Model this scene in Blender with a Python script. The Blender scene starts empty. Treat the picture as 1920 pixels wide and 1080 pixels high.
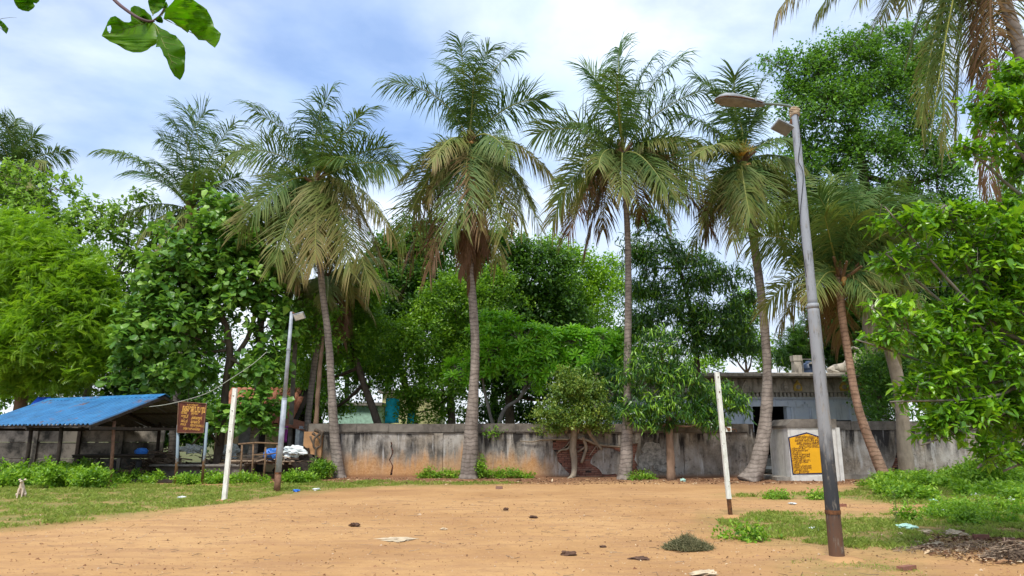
import bpy, math, random
import numpy as np
from mathutils import Vector, Matrix, noise
from mathutils.geometry import tessellate_polygon
R = math.radians
SC = bpy.context.scene
COL = SC.collection
rng = np.random.default_rng(7)
random.seed(7)

# ---------------------------------------------------------------- camera, sky, sun, exposure
PITCH = R(12.3); CAM = np.array([0.0, 0.0, 1.55]); FPX = 1280.0
cd = bpy.data.cameras.new('camera'); cam = bpy.data.objects.new('camera', cd); COL.objects.link(cam)
cam.location = CAM; cam.rotation_euler = (R(90)+PITCH, 0, 0)
cd.sensor_width = 36; cd.lens = 24; cd.clip_start = 0.05; cd.clip_end = 2000
SC.camera = cam
SUN_EL, SUN_AZ = R(60), R(202)          # azimuth measured clockwise from +Y: behind the camera, to the left
EXPOSURE = 0.74
SUN_STRENGTH = 2.5
SKY_STRENGTH = 0.10
W = bpy.data.worlds.new("World"); SC.world = W; W.use_nodes = True
def build_world():
    nt = W.node_tree; nt.nodes.clear(); n = nt.nodes.new; L = nt.links.new
    out = n('ShaderNodeOutputWorld'); bg = n('ShaderNodeBackground'); bg.inputs[1].default_value = SKY_STRENGTH
    sky = n('ShaderNodeTexSky'); sky.sky_type = 'NISHITA'; sky.sun_disc = False
    sky.sun_elevation = SUN_EL; sky.sun_rotation = SUN_AZ; sky.air_density = 1.0; sky.dust_density = 1.5; sky.ozone_density = 2.0
    tc = n('ShaderNodeTexCoord'); sep = n('ShaderNodeSeparateXYZ'); L(tc.outputs['Generated'], sep.inputs[0])
    mx = n('ShaderNodeMath'); mx.operation = 'MAXIMUM'; mx.inputs[1].default_value = 0.02; L(sep.outputs[2], mx.inputs[0])
    ad = n('ShaderNodeMath'); ad.operation = 'ADD'; ad.inputs[1].default_value = 0.42; L(mx.outputs[0], ad.inputs[0])
    dv = n('ShaderNodeVectorMath'); dv.operation = 'DIVIDE'; L(tc.outputs['Generated'], dv.inputs[0])
    cb = n('ShaderNodeCombineXYZ'); L(ad.outputs[0], cb.inputs[0]); L(ad.outputs[0], cb.inputs[1]); L(ad.outputs[0], cb.inputs[2])
    L(cb.outputs[0], dv.inputs[1])
    mp = n('ShaderNodeMapping'); mp.inputs['Location'].default_value = (3.35, 1.3, 0.0); mp.inputs['Scale'].default_value = (1.0, 1.3, 0.6)
    L(dv.outputs[0], mp.inputs[0])
    no = n('ShaderNodeTexNoise'); no.inputs['Scale'].default_value = 1.7; no.inputs['Detail'].default_value = 7
    no.inputs['Roughness'].default_value = 0.52; no.inputs['Distortion'].default_value = 0.35; L(mp.outputs[0], no.inputs['Vector'])
    rp = n('ShaderNodeValToRGB'); rp.color_ramp.elements[0].position = 0.34; rp.color_ramp.elements[0].color = (0.22,)*3+(1,)
    rp.color_ramp.elements[1].position = 0.54; rp.color_ramp.elements[1].color = (1, 1, 1, 1); L(no.outputs['Fac'], rp.inputs[0])
    # a second, larger noise shades the clouds from white to grey-blue
    n2 = n('ShaderNodeTexNoise'); n2.inputs['Scale'].default_value = 2.1; n2.inputs['Detail'].default_value = 6; L(mp.outputs[0], n2.inputs['Vector'])
    cr = n('ShaderNodeValToRGB'); cr.color_ramp.elements[0].position = 0.3; cr.color_ramp.elements[0].color = (4.1, 5.5, 7.7, 1)
    cr.color_ramp.elements[1].position = 0.60; cr.color_ramp.elements[1].color = (6.9, 7.5, 8.3, 1); L(n2.outputs['Fac'], cr.inputs[0])
    blue = n('ShaderNodeMix'); blue.data_type = 'RGBA'; blue.inputs[0].default_value = 0.45   # thin veil over the blue
    L(sky.outputs[0], blue.inputs[6]); blue.inputs[7].default_value = (1.9, 3.6, 7.6, 1)
    mix = n('ShaderNodeMix'); mix.data_type = 'RGBA'; L(rp.outputs[0], mix.inputs[0]); L(blue.outputs[2], mix.inputs[6]); L(cr.outputs[0], mix.inputs[7])
    hz = n('ShaderNodeMapRange'); hz.inputs[1].default_value = 0.0; hz.inputs[2].default_value = 0.34; hz.inputs[3].default_value = 0.95; hz.inputs[4].default_value = 0.0
    L(mx.outputs[0], hz.inputs[0])
    m2 = n('ShaderNodeMix'); m2.data_type = 'RGBA'; L(hz.outputs[0], m2.inputs[0]); L(mix.outputs[2], m2.inputs[6]); m2.inputs[7].default_value = (6.6, 7.0, 7.4, 1)
    L(m2.outputs[2], bg.inputs[0]); L(bg.outputs[0], out.inputs[0])
build_world()
sl = bpy.data.lights.new('sun', 'SUN'); sun = bpy.data.objects.new('sun', sl); COL.objects.link(sun)
sl.energy = SUN_STRENGTH; sl.angle = R(14); sl.color = (1.0, 0.95, 0.86)
sd = Vector((math.sin(SUN_AZ)*math.cos(SUN_EL), math.cos(SUN_AZ)*math.cos(SUN_EL), math.sin(SUN_EL)))
sun.rotation_euler = sd.to_track_quat('Z', 'Y').to_euler(); sun.location = sd*60
vs = SC.view_settings; vs.view_transform = 'Standard'; vs.look = 'None'; vs.gamma = 1; vs.exposure = EXPOSURE; vs.use_curve_mapping = False
cy = SC.cycles; cy.max_bounces = 7; cy.diffuse_bounces = 4; cy.transmission_bounces = 5; cy.glossy_bounces = 2; cy.transparent_max_bounces = 4
cy.use_denoising = True; cy.sample_clamp_indirect = 4.0

# ---------------------------------------------------------------- helpers
FWD = np.array([0, math.cos(PITCH), math.sin(PITCH)]); UPV = np.array([0, -math.sin(PITCH), math.cos(PITCH)])
def ray(px, py): return np.array([px-960, 0, 0]) + UPV*(540-py) + FWD*FPX
def A(px, py, Y):
    d = ray(px, py); return CAM + d*(Y/d[1])
def G(px, py, z=0.0):
    d = ray(px, py); return CAM + d*((z-CAM[2])/d[2])
def S(px, P): return px*float(np.dot(np.asarray(P)-CAM, FWD))/FPX
def unit(v):
    v = np.asarray(v, float); return v/np.maximum(np.linalg.norm(v, axis=-1, keepdims=True), 1e-9)

def attach(o, parent):
    if parent is not None:
        o.parent = parent
        if parent.type == 'EMPTY': o.matrix_parent_inverse = Matrix.Translation(-Vector(parent.location))
def tag(o, label=None, cat=None, group=None, kind=None):
    if label: o['label'] = label
    if cat: o['category'] = cat
    if group: o['group'] = group
    if kind: o['kind'] = kind
    return o
def thing(name, label, cat, loc=(0, 0, 0), group=None):
    o = bpy.data.objects.new(name, None); o.location = [float(v) for v in loc]; o.empty_display_size = 0.3
    COL.objects.link(o); return tag(o, label, cat, group)
def link(name, me, parent=None, m=None):
    o = bpy.data.objects.new(name, me); COL.objects.link(o)
    if m is not None: o.matrix_basis = m
    attach(o, parent); return o
def np_mesh(name, V, F, mats, var=None, mi=None, smooth=False):
    """F: (n,3) or (n,4) int array"""
    me = bpy.data.meshes.new(name); V = np.asarray(V, np.float32); F = np.asarray(F, np.int32); k = F.shape[1]
    me.vertices.add(len(V)); me.vertices.foreach_set('co', V.ravel())
    me.loops.add(F.size); me.loops.foreach_set('vertex_index', F.ravel())
    me.polygons.add(len(F)); me.polygons.foreach_set('loop_start', np.arange(0, F.size, k, dtype=np.int32))
    me.polygons.foreach_set('loop_total', np.full(len(F), k, np.int32))
    if mi is not None: me.polygons.foreach_set('material_index', np.asarray(mi, np.int32))
    me.polygons.foreach_set('use_smooth', np.full(len(F), smooth))
    if var is not None:
        a = me.attributes.new('var', 'FLOAT', 'POINT'); a.data.foreach_set('value', np.asarray(var, np.float32))
    for m in (mats if isinstance(mats, (list, tuple)) else [mats]): me.materials.append(m)
    me.update(calc_edges=True); return me

class MB:
    def __init__(s): s.v = []; s.f = []; s.m = []
    def add(s, vs_, fs, mi=0):
        k = len(s.v); s.v += [tuple(float(c) for c in p) for p in vs_]; s.f += [tuple(i+k for i in f) for f in fs]; s.m += [mi]*len(fs); return s
    def box(s, c, size, rz=0.0, mi=0, M=None):
        x, y, z = [q/2 for q in size]; M = M or (Matrix.Translation([float(q) for q in c]) @ Matrix.Rotation(rz, 4, 'Z'))
        P = [M @ Vector((a*x, b*y, d*z)) for a in (-1, 1) for b in (-1, 1) for d in (-1, 1)]
        return s.add(P, [(0, 1, 3, 2), (4, 6, 7, 5), (0, 4, 5, 1), (2, 3, 7, 6), (0, 2, 6, 4), (1, 5, 7, 3)], mi)
    def beam(s, a, b, w, h, mi=0, up=(0, 0, 1)):
        a = Vector(a); b = Vector(b); t = (b-a); Ln = t.length; t.normalize(); u = Vector(up)
        if abs(t.dot(u)) > .98: u = Vector((0, 1, 0))
        sx = t.cross(u).normalized(); u = sx.cross(t)
        M = Matrix(((sx.x, t.x, u.x, 0), (sx.y, t.y, u.y, 0), (sx.z, t.z, u.z, 0), (0, 0, 0, 1))); M.translation = (a+b)/2
        return s.box(None, (w, Ln, h), M=M, mi=mi)
    def tube(s, pts, rad, n=8, mi=0, cap=True, wob=0.0):
        pts = [Vector([float(c) for c in p]) for p in pts]; k = len(pts)
        if not hasattr(rad, '__len__'): rad = [rad]*k
        V = []; ref = Vector((0.31, 0.94, 0.12))
        for i, p in enumerate(pts):
            t = (pts[min(i+1, k-1)]-pts[max(i-1, 0)]).normalized()
            x = t.cross(ref)
            if x.length < .1: x = t.cross(Vector((1, 0, 0)))
            x.normalize(); y = t.cross(x)
            for j in range(n):
                a = 2*math.pi*j/n; r = rad[i]*(1+(wob*noise.noise(Vector((math.cos(a)*1.3, math.sin(a)*1.3, p.z*1.7+p.x))) if wob else 0))
                V.append(p+x*(math.cos(a)*r)+y*(math.sin(a)*r))
        F = [(i*n+j, i*n+(j+1) % n, (i+1)*n+(j+1) % n, (i+1)*n+j) for i in range(k-1) for j in range(n)]
        if cap: F += [tuple(range(n))[::-1], tuple((k-1)*n+j for j in range(n))]
        return s.add(V, F, mi)
    def lathe(s, c, prof, n=16, mi=0, M=None):
        V = [Vector((r*math.cos(2*math.pi*j/n), r*math.sin(2*math.pi*j/n), z)) for r, z in prof for j in range(n)]
        V = [(M @ p) if M else p+Vector([float(q) for q in c]) for p in V]; k = len(prof)
        F = [(i*n+j, i*n+(j+1) % n, (i+1)*n+(j+1) % n, (i+1)*n+j) for i in range(k-1) for j in range(n)]
        F += [tuple(range(n))[::-1], tuple((k-1)*n+j for j in range(n))]
        return s.add(V, F, mi)
    def plate(s, loops, y0, y1, mi=0, fr=None):
        """polygon (x,z) with holes in the plane y=y0, extruded back to y1"""
        L3 = [[Vector((p[0], p[1], 0)) for p in lp] for lp in loops]
        tri = tessellate_polygon(L3); flat = [p for lp in loops for p in lp]; k = len(flat)
        f = fr or (lambda x, y, z: (x, y, z))
        V = [f(p[0], y0, p[1]) for p in flat]+[f(p[0], y1, p[1]) for p in flat]
        F = []
        for a, b, c in tri:
            pa, pb, pc = flat[a], flat[b], flat[c]
            ccw = (pb[0]-pa[0])*(pc[1]-pa[1])-(pb[1]-pa[1])*(pc[0]-pa[0]) > 0
            F.append((a, b, c) if ccw else (a, c, b)); F.append((a+k, c+k, b+k) if ccw else (a+k, b+k, c+k))
        o = 0
        for li, lp in enumerate(loops):
            m = len(lp); ar = sum(lp[i][0]*lp[(i+1) % m][1]-lp[(i+1) % m][0]*lp[i][1] for i in range(m))
            fl = (ar > 0) == (li == 0)
            for i in range(m):
                a, b = o+i, o+(i+1) % m
                F.append((a, a+k, b+k, b) if fl else (a, b, b+k, a+k))
            o += m
        return s.add(V, F, mi)
    def build(s, name, mats, parent=None, smooth=False, label=None):
        me = bpy.data.meshes.new(name); me.from_pydata(s.v, [], s.f)
        for m in (mats if isinstance(mats, (list, tuple)) else [mats]): me.materials.append(m)
        for p, mi in zip(me.polygons, s.m): p.material_index = mi; p.use_smooth = smooth
        me.update(); o = link(name, me, parent)
        if label: o['label'] = label
        return o

def smoothpath(pts, n=8):
    P = [np.asarray(p, float) for p in pts]; P = [2*P[0]-P[1]]+P+[2*P[-1]-P[-2]]; out = []
    for i in range(1, len(P)-2):
        for k in range(n):
            t = k/n; a, b, c, d = P[i-1:i+3]
            out.append(0.5*((2*b)+(-a+c)*t+(2*a-5*b+4*c-d)*t*t+(-a+3*b-3*c+d)*t**3))
    out.append(P[-2]); return out

# ---------------------------------------------------------------- materials
def shader(name):
    m = bpy.data.materials.new(name); m.use_nodes = True; nt = m.node_tree; nt.nodes.clear()
    return m, nt
class NB:
    """small node-graph writer"""
    def __init__(s, name):
        s.m = bpy.data.materials.new(name); s.m.use_nodes = True; s.nt = s.m.node_tree; s.nt.nodes.clear()
        s.tc = s.nt.nodes.new('ShaderNodeTexCoord')
        g = s.nt.nodes.new('ShaderNodeNewGeometry'); s.pos = g.outputs['Position']
    def n(s, t, **k):
        x = s.nt.nodes.new(t)
        for a, v in k.items(): setattr(x, a, v)
        return x
    def put(s, sock, v):
        if isinstance(v, bpy.types.NodeSocket): s.nt.links.new(v, sock)
        elif isinstance(v, (tuple, list)) and len(v) == 3 and sock.type == 'RGBA': sock.default_value = (*v, 1)
        else: sock.default_value = v
    def vec(s, scale=(1, 1, 1), loc=(0, 0, 0), src=None):
        m = s.n('ShaderNodeMapping'); s.put(m.inputs[0], src or s.pos); m.inputs['Scale'].default_value = scale; m.inputs['Location'].default_value = loc
        return m.outputs[0]
    def noise(s, scale, detail=4, rough=.55, vec=None, dist=0.0):
        x = s.n('ShaderNodeTexNoise'); s.put(x.inputs['Vector'], vec or s.pos); x.inputs['Scale'].default_value = scale
        x.inputs['Detail'].default_value = detail; x.inputs['Roughness'].default_value = rough; x.inputs['Distortion'].default_value = dist
        return x.outputs['Fac']
    def voro(s, scale, vec=None, feature='F1', out='Distance'):
        x = s.n('ShaderNodeTexVoronoi', feature=feature); s.put(x.inputs['Vector'], vec or s.pos); x.inputs['Scale'].default_value = scale
        return x.outputs[out]
    def ramp(s, fac, *st):
        x = s.n('ShaderNodeValToRGB'); s.put(x.inputs[0], fac); e = x.color_ramp.elements
        for i, (p, c) in enumerate(st):
            q = e[i] if i < 2 else e.new(p)
            q.position = p; q.color = (*(c if isinstance(c, tuple) else (c, c, c)), 1)
        return x.outputs[0]
    def mix(s, fac, a, b, mode='MIX'):
        x = s.n('ShaderNodeMix', data_type='RGBA', blend_type=mode); s.put(x.inputs[0], fac); s.put(x.inputs[6], a); s.put(x.inputs[7], b)
        return x.outputs[2]
    def math(s, op, a, b=0.0, clamp=False):
        x = s.n('ShaderNodeMath', operation=op, use_clamp=clamp); s.put(x.inputs[0], a); s.put(x.inputs[1], b); return x.outputs[0]
    def sep(s, v, i):
        x = s.n('ShaderNodeSeparateXYZ'); s.put(x.inputs[0], v); return x.outputs[i]
    def attr(s, name): x = s.n('ShaderNodeAttribute', attribute_name=name); return x.outputs['Fac']
    def rnd(s): return s.n('ShaderNodeObjectInfo').outputs['Random']
    def bump(s, h, strength=.4, dist=.02):
        x = s.n('ShaderNodeBump'); s.put(x.inputs['Height'], h); x.inputs['Strength'].default_value = strength; x.inputs['Distance'].default_value = dist
        return x.outputs[0]
    def done(s, col, rough=.8, bump=None, spec=.3, metal=0.0, trans=0.0, tcol=None):
        o = s.n('ShaderNodeOutputMaterial'); p = s.n('ShaderNodeBsdfPrincipled'); s.put(p.inputs['Base Color'], col); s.put(p.inputs['Roughness'], rough)
        s.put(p.inputs['Specular IOR Level'], spec); s.put(p.inputs['Metallic'], metal)
        if bump is not None: s.put(p.inputs['Normal'], bump)
        if trans:
            t = s.n('ShaderNodeBsdfTranslucent'); s.put(t.inputs[0], tcol or col); mx = s.n('ShaderNodeMixShader'); s.put(mx.inputs[0], trans)
            s.nt.links.new(p.outputs[0], mx.inputs[1]); s.nt.links.new(t.outputs[0], mx.inputs[2]); s.nt.links.new(mx.outputs[0], o.inputs[0])
        else: s.nt.links.new(p.outputs[0], o.inputs[0])
        return s.m
def plain(name, col, rough=.7, var=.25, scale=6, spec=.3, metal=0.0, bump=.15):
    b = NB(name); f = b.noise(scale, 5); lo = tuple(c*(1-var) for c in col); hi = tuple(min(1, c*(1+var)) for c in col)
    return b.done(b.ramp(f, (.3, lo), (.7, hi)), rough, b.bump(f, bump, .02), spec, metal)
def leafmat(name, dark, mid, light, trans=.35, rough=.42, spec=.45):
    b = NB(name); v = b.attr('var'); f = b.noise(0.9, 3)
    vv = b.math('ADD', v, b.math('MULTIPLY', b.math('SUBTRACT', f, .5), .35), True)
    c = b.ramp(vv, (.0, dark), (.5, mid), (1.0, light))
    t = b.mix(.5, c, (light[0]*1.1, light[1]*1.25, light[2]*.5))
    return b.done(c, rough, None, spec, 0, trans, t)
def palmmat(name='palm leaflets'):
    b = NB(name); v = b.attr('var'); f = b.noise(1.5, 3); vv = b.math('ADD', v, b.math('MULTIPLY', b.math('SUBTRACT', f, .5), .2), True)
    c = b.ramp(vv, (.0, (.028, .085, .028)), (.22, (.065, .145, .034)), (.45, (.155, .20, .045)), (.62, (.25, .215, .07)), (.8, (.21, .125, .055)), (1., (.15, .075, .04)))
    return b.done(c, .55, None, .22, 0, .28, b.mix(.5, c, (.22, .32, .03)))
def barkmat(name, col, col2, rings=0.0, white=0.0):
    b = NB(name); f = b.noise(7, 6, vec=b.vec((1, 1, .35))); g = b.noise(2.2, 4)
    c = b.ramp(f, (.28, col), (.72, col2)); c = b.mix(b.ramp(g, (.45, .0), (.75, .55)), c, tuple(x*1.45 for x in col2))
    if rings:
        w = b.n('ShaderNodeTexWave', wave_type='BANDS', bands_direction='Z'); s = w.inputs; b.put(s['Vector'], b.pos); s['Scale'].default_value = rings*1.3; s['Distortion'].default_value = 5.5; s['Detail'].default_value = 3
        s['Detail Scale'].default_value = 1.6
        c = b.mix(b.ramp(w.outputs['Fac'], (.0, .5), (.35, .0)), c, tuple(x*.35 for x in col))
    return b.done(c, .9, b.bump(f, .6, .03), .15)

M = {}
def mk():
    b = NB('dirt')
    n1 = b.noise(.22, 5, .6); n2 = b.noise(2.2, 6, .65); n3 = b.noise(24, 5, .7); nst = b.noise(1.0, 6, .65, vec=b.vec((.45, 3.0, 1)))
    c = b.ramp(n1, (.3, (.31, .165, .07)), (.5, (.45, .262, .115)), (.72, (.52, .32, .15)))
    c = b.mix(b.ramp(n2, (.50, 0.), (.70, .6)), c, (.38, .21, .10)); c = b.mix(b.ramp(b.noise(7, 6, .75, vec=b.vec((.55, 1.6, 1), (3, 1, 0))), (.54, 0.), (.66, .7)), c, (.27, .145, .075))
    c = b.mix(b.ramp(nst, (.47, 0.), (.62, .6)), c, (.33, .185, .095))
    c = b.mix(b.ramp(n3, (.57, 0.), (.70, .55)), c, (.28, .15, .08))
    c = b.mix(b.ramp(b.voro(9), (.0, .6), (.16, 0.)), c, (.62, .42, .22))
    g = b.attr('grass'); d = b.attr('litter')
    ge = b.math('MULTIPLY', g, b.ramp(n2, (.35, .35), (.6, 1.)))
    c = b.mix(ge, c, b.ramp(n3, (.3, (.10, .13, .03)), (.7, (.24, .22, .075))))
    c = b.mix(b.math('MULTIPLY', d, b.ramp(n3, (.3, .55), (.6, 1.))), c, b.ramp(n2, (.3, (.10, .05, .03)), (.7, (.24, .12, .07))))
    h = b.math('ADD', b.math('ADD', b.math('MULTIPLY', n3, .5), b.math('MULTIPLY', n2, 1.2)), b.math('MULTIPLY', b.voro(4.2), .55))
    M['dirt'] = b.done(c, .95, b.bump(h, .6, .04), .1)

    def plaster(name, orange):
        b = NB(name); n1 = b.noise(1.1, 6, .65); st = b.noise(1.0, 6, .6, vec=b.vec((3.2, 3.2, .45))); fine = b.noise(14, 6, .7); bl = b.noise(.55, 4, .5)
        c = b.ramp(fine, (.3, (.22, .185, .145)), (.7, (.36, .31, .25)))
        c = b.mix(b.ramp(n1, (.42, .0), (.62, .8)), c, (.47, .44, .40))
        z = b.sep(b.pos, 2)
        top = b.ramp(b.math('DIVIDE', z, 2.3), (.22, .0), (.80, 1.)); 
        k = b.math('MULTIPLY', b.math('MULTIPLY', b.ramp(st, (.38, 0.), (.56, 1.)), b.ramp(b.noise(.75, 5, .65, vec=b.vec((1, 1, .8), (5, 2, 1))), (.36, .1), (.54, 1.2))), b.math('ADD', top, .28), True)
        c = b.mix(b.math('MULTIPLY', k, .96), c, (.024, .022, .022)); c = b.mix(b.ramp(b.noise(6, 6, .75, vec=b.vec((1, 1, .6), (2, 7, 0))), (.56, 0.), (.66, .7)), c, (.06, .052, .045))
        c = b.mix(b.math('MULTIPLY', b.ramp(b.noise(1., 5, .6, vec=b.vec((5, 5, .7), (3, 0, 0))), (.56, 0.), (.70, .8)), b.math('SUBTRACT', 1.0, b.ramp(z, (.6, 0.), (1.0, .25)))), c, (.58, .57, .55))
        if orange:
            x = b.sep(b.pos, 0); lo = b.ramp(b.math('ADD', b.math('DIVIDE', z, 1.6), b.math('MULTIPLY', b.math('SUBTRACT', st, .5), 1.1)), (.30, 1.), (.62, 0.))
            xr = b.math('MULTIPLY', b.ramp(b.math('ADD', b.math('MULTIPLY', x, .05), .7), (.23, 0.), (.27, 1.), (.74, 1.), (.80, .0)), lo)
            xr = b.math('MULTIPLY', xr, b.ramp(bl, (.3, .5), (.55, 1.)))
            c = b.mix(b.math('MULTIPLY', xr, .9), c, b.ramp(fine, (.35, (.42, .20, .07)), (.65, (.56, .31, .13))))
        c = b.mix(b.ramp(z, (.03, .85), (.16, 0.)), c, (.25, .13, .07))
        return b.done(c, .92, b.bump(b.math('ADD', fine, n1), .55, .03), .15)
    M['plaster'] = plaster('weathered plaster', True); M['plaster2'] = plaster('sooty plaster', False)
    b = NB('coping'); f = b.noise(4, 6, .65); z = b.noise(1.3, 5)
    c = b.ramp(f, (.3, (.075, .066, .056)), (.7, (.20, .175, .15))); c = b.mix(b.ramp(z, (.5, 0.), (.7, .6)), c, (.27, .24, .20))
    M['coping'] = b.done(c, .95, b.bump(f, .6, .03), .1)
    b = NB('brick'); r = b.rnd(); f = b.noise(9, 5)
    c = b.ramp(r, (0., (.19, .08, .06)), (.5, (.28, .13, .09)), (1., (.25, .16, .125))); c = b.mix(b.ramp(f, (.45, 0.), (.75, .75)), c, (.13, .075, .06))
    M['brick'] = b.done(c, .95, b.bump(f, .6, .02), .1)
    M['mortar'] = plain('mortar', (.05, .038, .03), .95)
    M['whitewash'] = None
    b = NB('blue white limewash'); f = b.noise(3, 6, .65); st = b.noise(1.2, 6, .6, vec=b.vec((4, 4, .6)))
    c = b.ramp(f, (.3, (.66, .72, .82)), (.7, (.78, .83, .90))); c = b.mix(b.ramp(st, (.55, 0.), (.72, .65)), c, (.20, .22, .27))
    M['whitewash'] = b.done(c, .9, b.bump(f, .3, .02), .15)
    b = NB('old cream paint'); f = b.noise(5, 6, .65); st = b.noise(1.2, 6, .6, vec=b.vec((4, 4, .5)))
    z = b.sep(b.pos, 2)
    c = b.ramp(f, (.3, (.50, .49, .45)), (.7, (.66, .65, .62))); c = b.mix(b.ramp(st, (.54, 0.), (.74, .55)), c, (.22, .2, .17))
    c = b.mix(b.ramp(b.math('ADD', b.math('DIVIDE', z, 2.4), b.math('MULTIPLY', b.math('SUBTRACT', f, .5), .5)), (.84, 0.), (.94, .85)), c, (.09, .08, .07))
    M['cream'] = b.done(c, .9, b.bump(f, .35, .02), .15)
    b = NB('temple stone'); f = b.noise(3.5, 6, .7); st = b.noise(1.5, 5, .6, vec=b.vec((3, 3, .7)))
    c = b.ramp(f, (.3, (.33, .29, .24)), (.7, (.56, .50, .42))); c = b.mix(b.ramp(st, (.48, 0.), (.66, .75)), c, (.09, .08, .07))
    M['stone'] = b.done(c, .95, b.bump(f, .5, .03), .1)
    M['yellowstone'] = plain('ochre washed stone', (.55, .38, .09), .9, .4, 9)
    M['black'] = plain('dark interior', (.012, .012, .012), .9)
    # corrugated sheet
    b = NB('blue roof sheet'); f = b.noise(1.3, 5, .6); n3 = b.noise(5, 6, .7)
    c = b.ramp(f, (.3, (.022, .14, .34)), (.7, (.045, .23, .49))); c = b.mix(b.ramp(b.noise(.8, 5, .65, vec=b.vec((1, 1, 1), (4.1, 0, 2))), (.60, 0.), (.66, .85)), c, b.ramp(n3, (.35, (.05, .04, .035)), (.65, (.30, .13, .08))))
    c = b.mix(b.ramp(b.noise(2.4, 5, .6), (.5, 0.), (.72, .5)), c, (.02, .06, .11))
    c = b.mix(b.math('MULTIPLY', b.attr('groove_shade'), .8), c, (.012, .035, .07));  # shade between the ribs painted into the sheet colour
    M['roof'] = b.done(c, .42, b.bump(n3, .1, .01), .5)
    M['sheet_under'] = plain('dusty sheet', (.10, .095, .09), .8)
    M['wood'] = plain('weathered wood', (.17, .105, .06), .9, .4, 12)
    M['flake'] = plain('flaking pale plaster', (.27, .25, .22), .95, .7, 7); M['rustpost'] = plain('rusty post', (.17, .09, .055), .85, .4, 10)
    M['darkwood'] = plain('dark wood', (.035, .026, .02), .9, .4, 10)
    b = NB('grey blue paint flaking'); f = b.noise(9, 6, .7); z = b.sep(b.pos, 2)
    c = b.ramp(b.math('ADD', b.math('MULTIPLY', z, .45), b.math('MULTIPLY', b.math('SUBTRACT', f, .5), .8)), (.30, (.20, .11, .055)), (.42, (.24, .30, .35)))
    M['signpost'] = b.done(c, .8, b.bump(f, .3, .01), .2)
    M['signbrown'] = plain('brown sign paint', (.105, .030, .018), .75, .35, 8)
    M['signyellow'] = plain('faded yellow lettering', (.66, .36, .085), .8, .25, 20)
    M['boardyellow'] = plain('yellow ochre board paint', (.72, .37, .012), .7, .07, 4)
    M['navy'] = plain('navy paint', (.012, .014, .07), .7, .3, 8)
    M['inkbrown'] = plain('dark lettering paint', (.10, .035, .02), .8, .3, 20)
    # white posts
    b = NB('chipped white paint'); f = b.noise(16, 6, .7); st = b.noise(6, 4, .6, vec=b.vec((3, 3, .8)))
    c = b.ramp(st, (.35, (.60, .61, .54)), (.65, (.80, .81, .76))); c = b.mix(b.ramp(f, (.60, 0.), (.66, .9)), c, (.10, .07, .045))
    M['whitepost'] = b.done(c, .6, b.bump(f, .25, .01), .35)
    b = NB('rusted foot'); f = b.noise(12, 6, .7); M['rust'] = b.done(b.ramp(f, (.35, (.035, .022, .016)), (.65, (.20, .085, .035))), .9, b.bump(f, .6, .01), .2)
    # lamp post: grey galvanised above, black below, rust foot
    b = NB('lamp pole paint'); f = b.noise(7, 6, .7); z = b.sep(b.pos, 2); st = b.noise(2.2, 6, .65, vec=b.vec((5, 5, .9)))
    zz = b.math('ADD', z, b.math('MULTIPLY', b.math('SUBTRACT', st, .5), 1.0))
    c = b.ramp(b.math('DIVIDE', zz, 6), (.0, (.12, .062, .036)), (.088, (.09, .05, .032)), (.104, (.026, .029, .034)), (.22, (.045, .048, .053)), (.27, (.24, .245, .25)), (1., (.32, .345, .39)))
    c = b.mix(b.ramp(b.noise(3, 5, .7, vec=b.vec((6, 6, 1.2), (7, 0, 0))), (.53, 0.), (.66, .8)), c, b.ramp(f, (.42, (.26, .225, .18)), (.58, (.05, .05, .05))))
    M['pole'] = b.done(c, .6, b.bump(f, .45, .01), .35)
    M['galv'] = plain('galvanised pole', (.30, .33, .37), .5, .3, 5, .5)
    M['luminaire'] = plain('dusty lamp housing', (.25, .262, .275), .7, .35, 7)
    M['lens'] = plain('dusty lens', (.15, .155, .155), .5, .3, 10)
    M['armgreen'] = plain('grey green arm', (.17, .22, .19), .5, .2, 6)
    M['cloth'] = plain('tied rag', (.40, .30, .20), .9, .4, 20)
    M['concrete'] = plain('old concrete', (.24, .22, .19), .95, .4, 4)
    b = NB('mouldy concrete slab'); r = b.rnd(); f = b.noise(1.6, 6, .65)
    c = b.ramp(r, (0., (.16, .145, .12)), (1., (.30, .27, .23))); c = b.mix(b.ramp(f, (.42, 0.), (.60, .9)), c, (.03, .03, .026)); M['slab'] = b.done(c, .95, b.bump(f, .5, .03), .1)
    b = NB('roof tile'); r = b.rnd(); f = b.noise(8, 5); c = b.ramp(r, (0., (.36, .13, .075)), (1., (.52, .24, .15))); c = b.mix(b.ramp(f, (.5, 0.), (.75, .7)), c, (.13, .08, .06)); M['tile'] = b.done(c, .9, b.bump(f, .3, .02), .2)
    M['pier'] = plain('orange stained plaster', (.46, .25, .12), .92, .35, 3); M['ochre'] = plain('ochre wall', (.52, .37, .20), .9, .25, 3)
    M['plastic_white'] = plain('white plastic', (.66, .70, .70), .5, .2, 9, .5)
    M['plastic_green'] = plain('pale green plastic', (.42, .66, .56), .45, .2, 9, .5)
    M['plastic_blue'] = plain('blue plastic', (.03, .16, .55), .45, .3, 6, .5)
    M['tarp_blue'] = plain('blue tarpaulin', (.02, .09, .55), .5, .3, 4, .5)
    M['tank'] = plain('dark blue tank', (.03, .05, .10), .4, .3, 3, .5)
    M['purple'] = plain('purple cloth', (.42, .06, .36), .9)
    M['cyan'] = plain('cyan cloth', (.02, .48, .60), .8)
    M['paleyellow'] = plain('pale yellow wall', (.62, .60, .30), .9)
    M['palegreen'] = plain('pale green wall', (.40, .62, .50), .9)
    M['rubber'] = plain('tyre rubber', (.018, .017, .017), .9)
    M['fur'] = plain('cream fur', (.62, .50, .38), .95, .18, 9)
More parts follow.
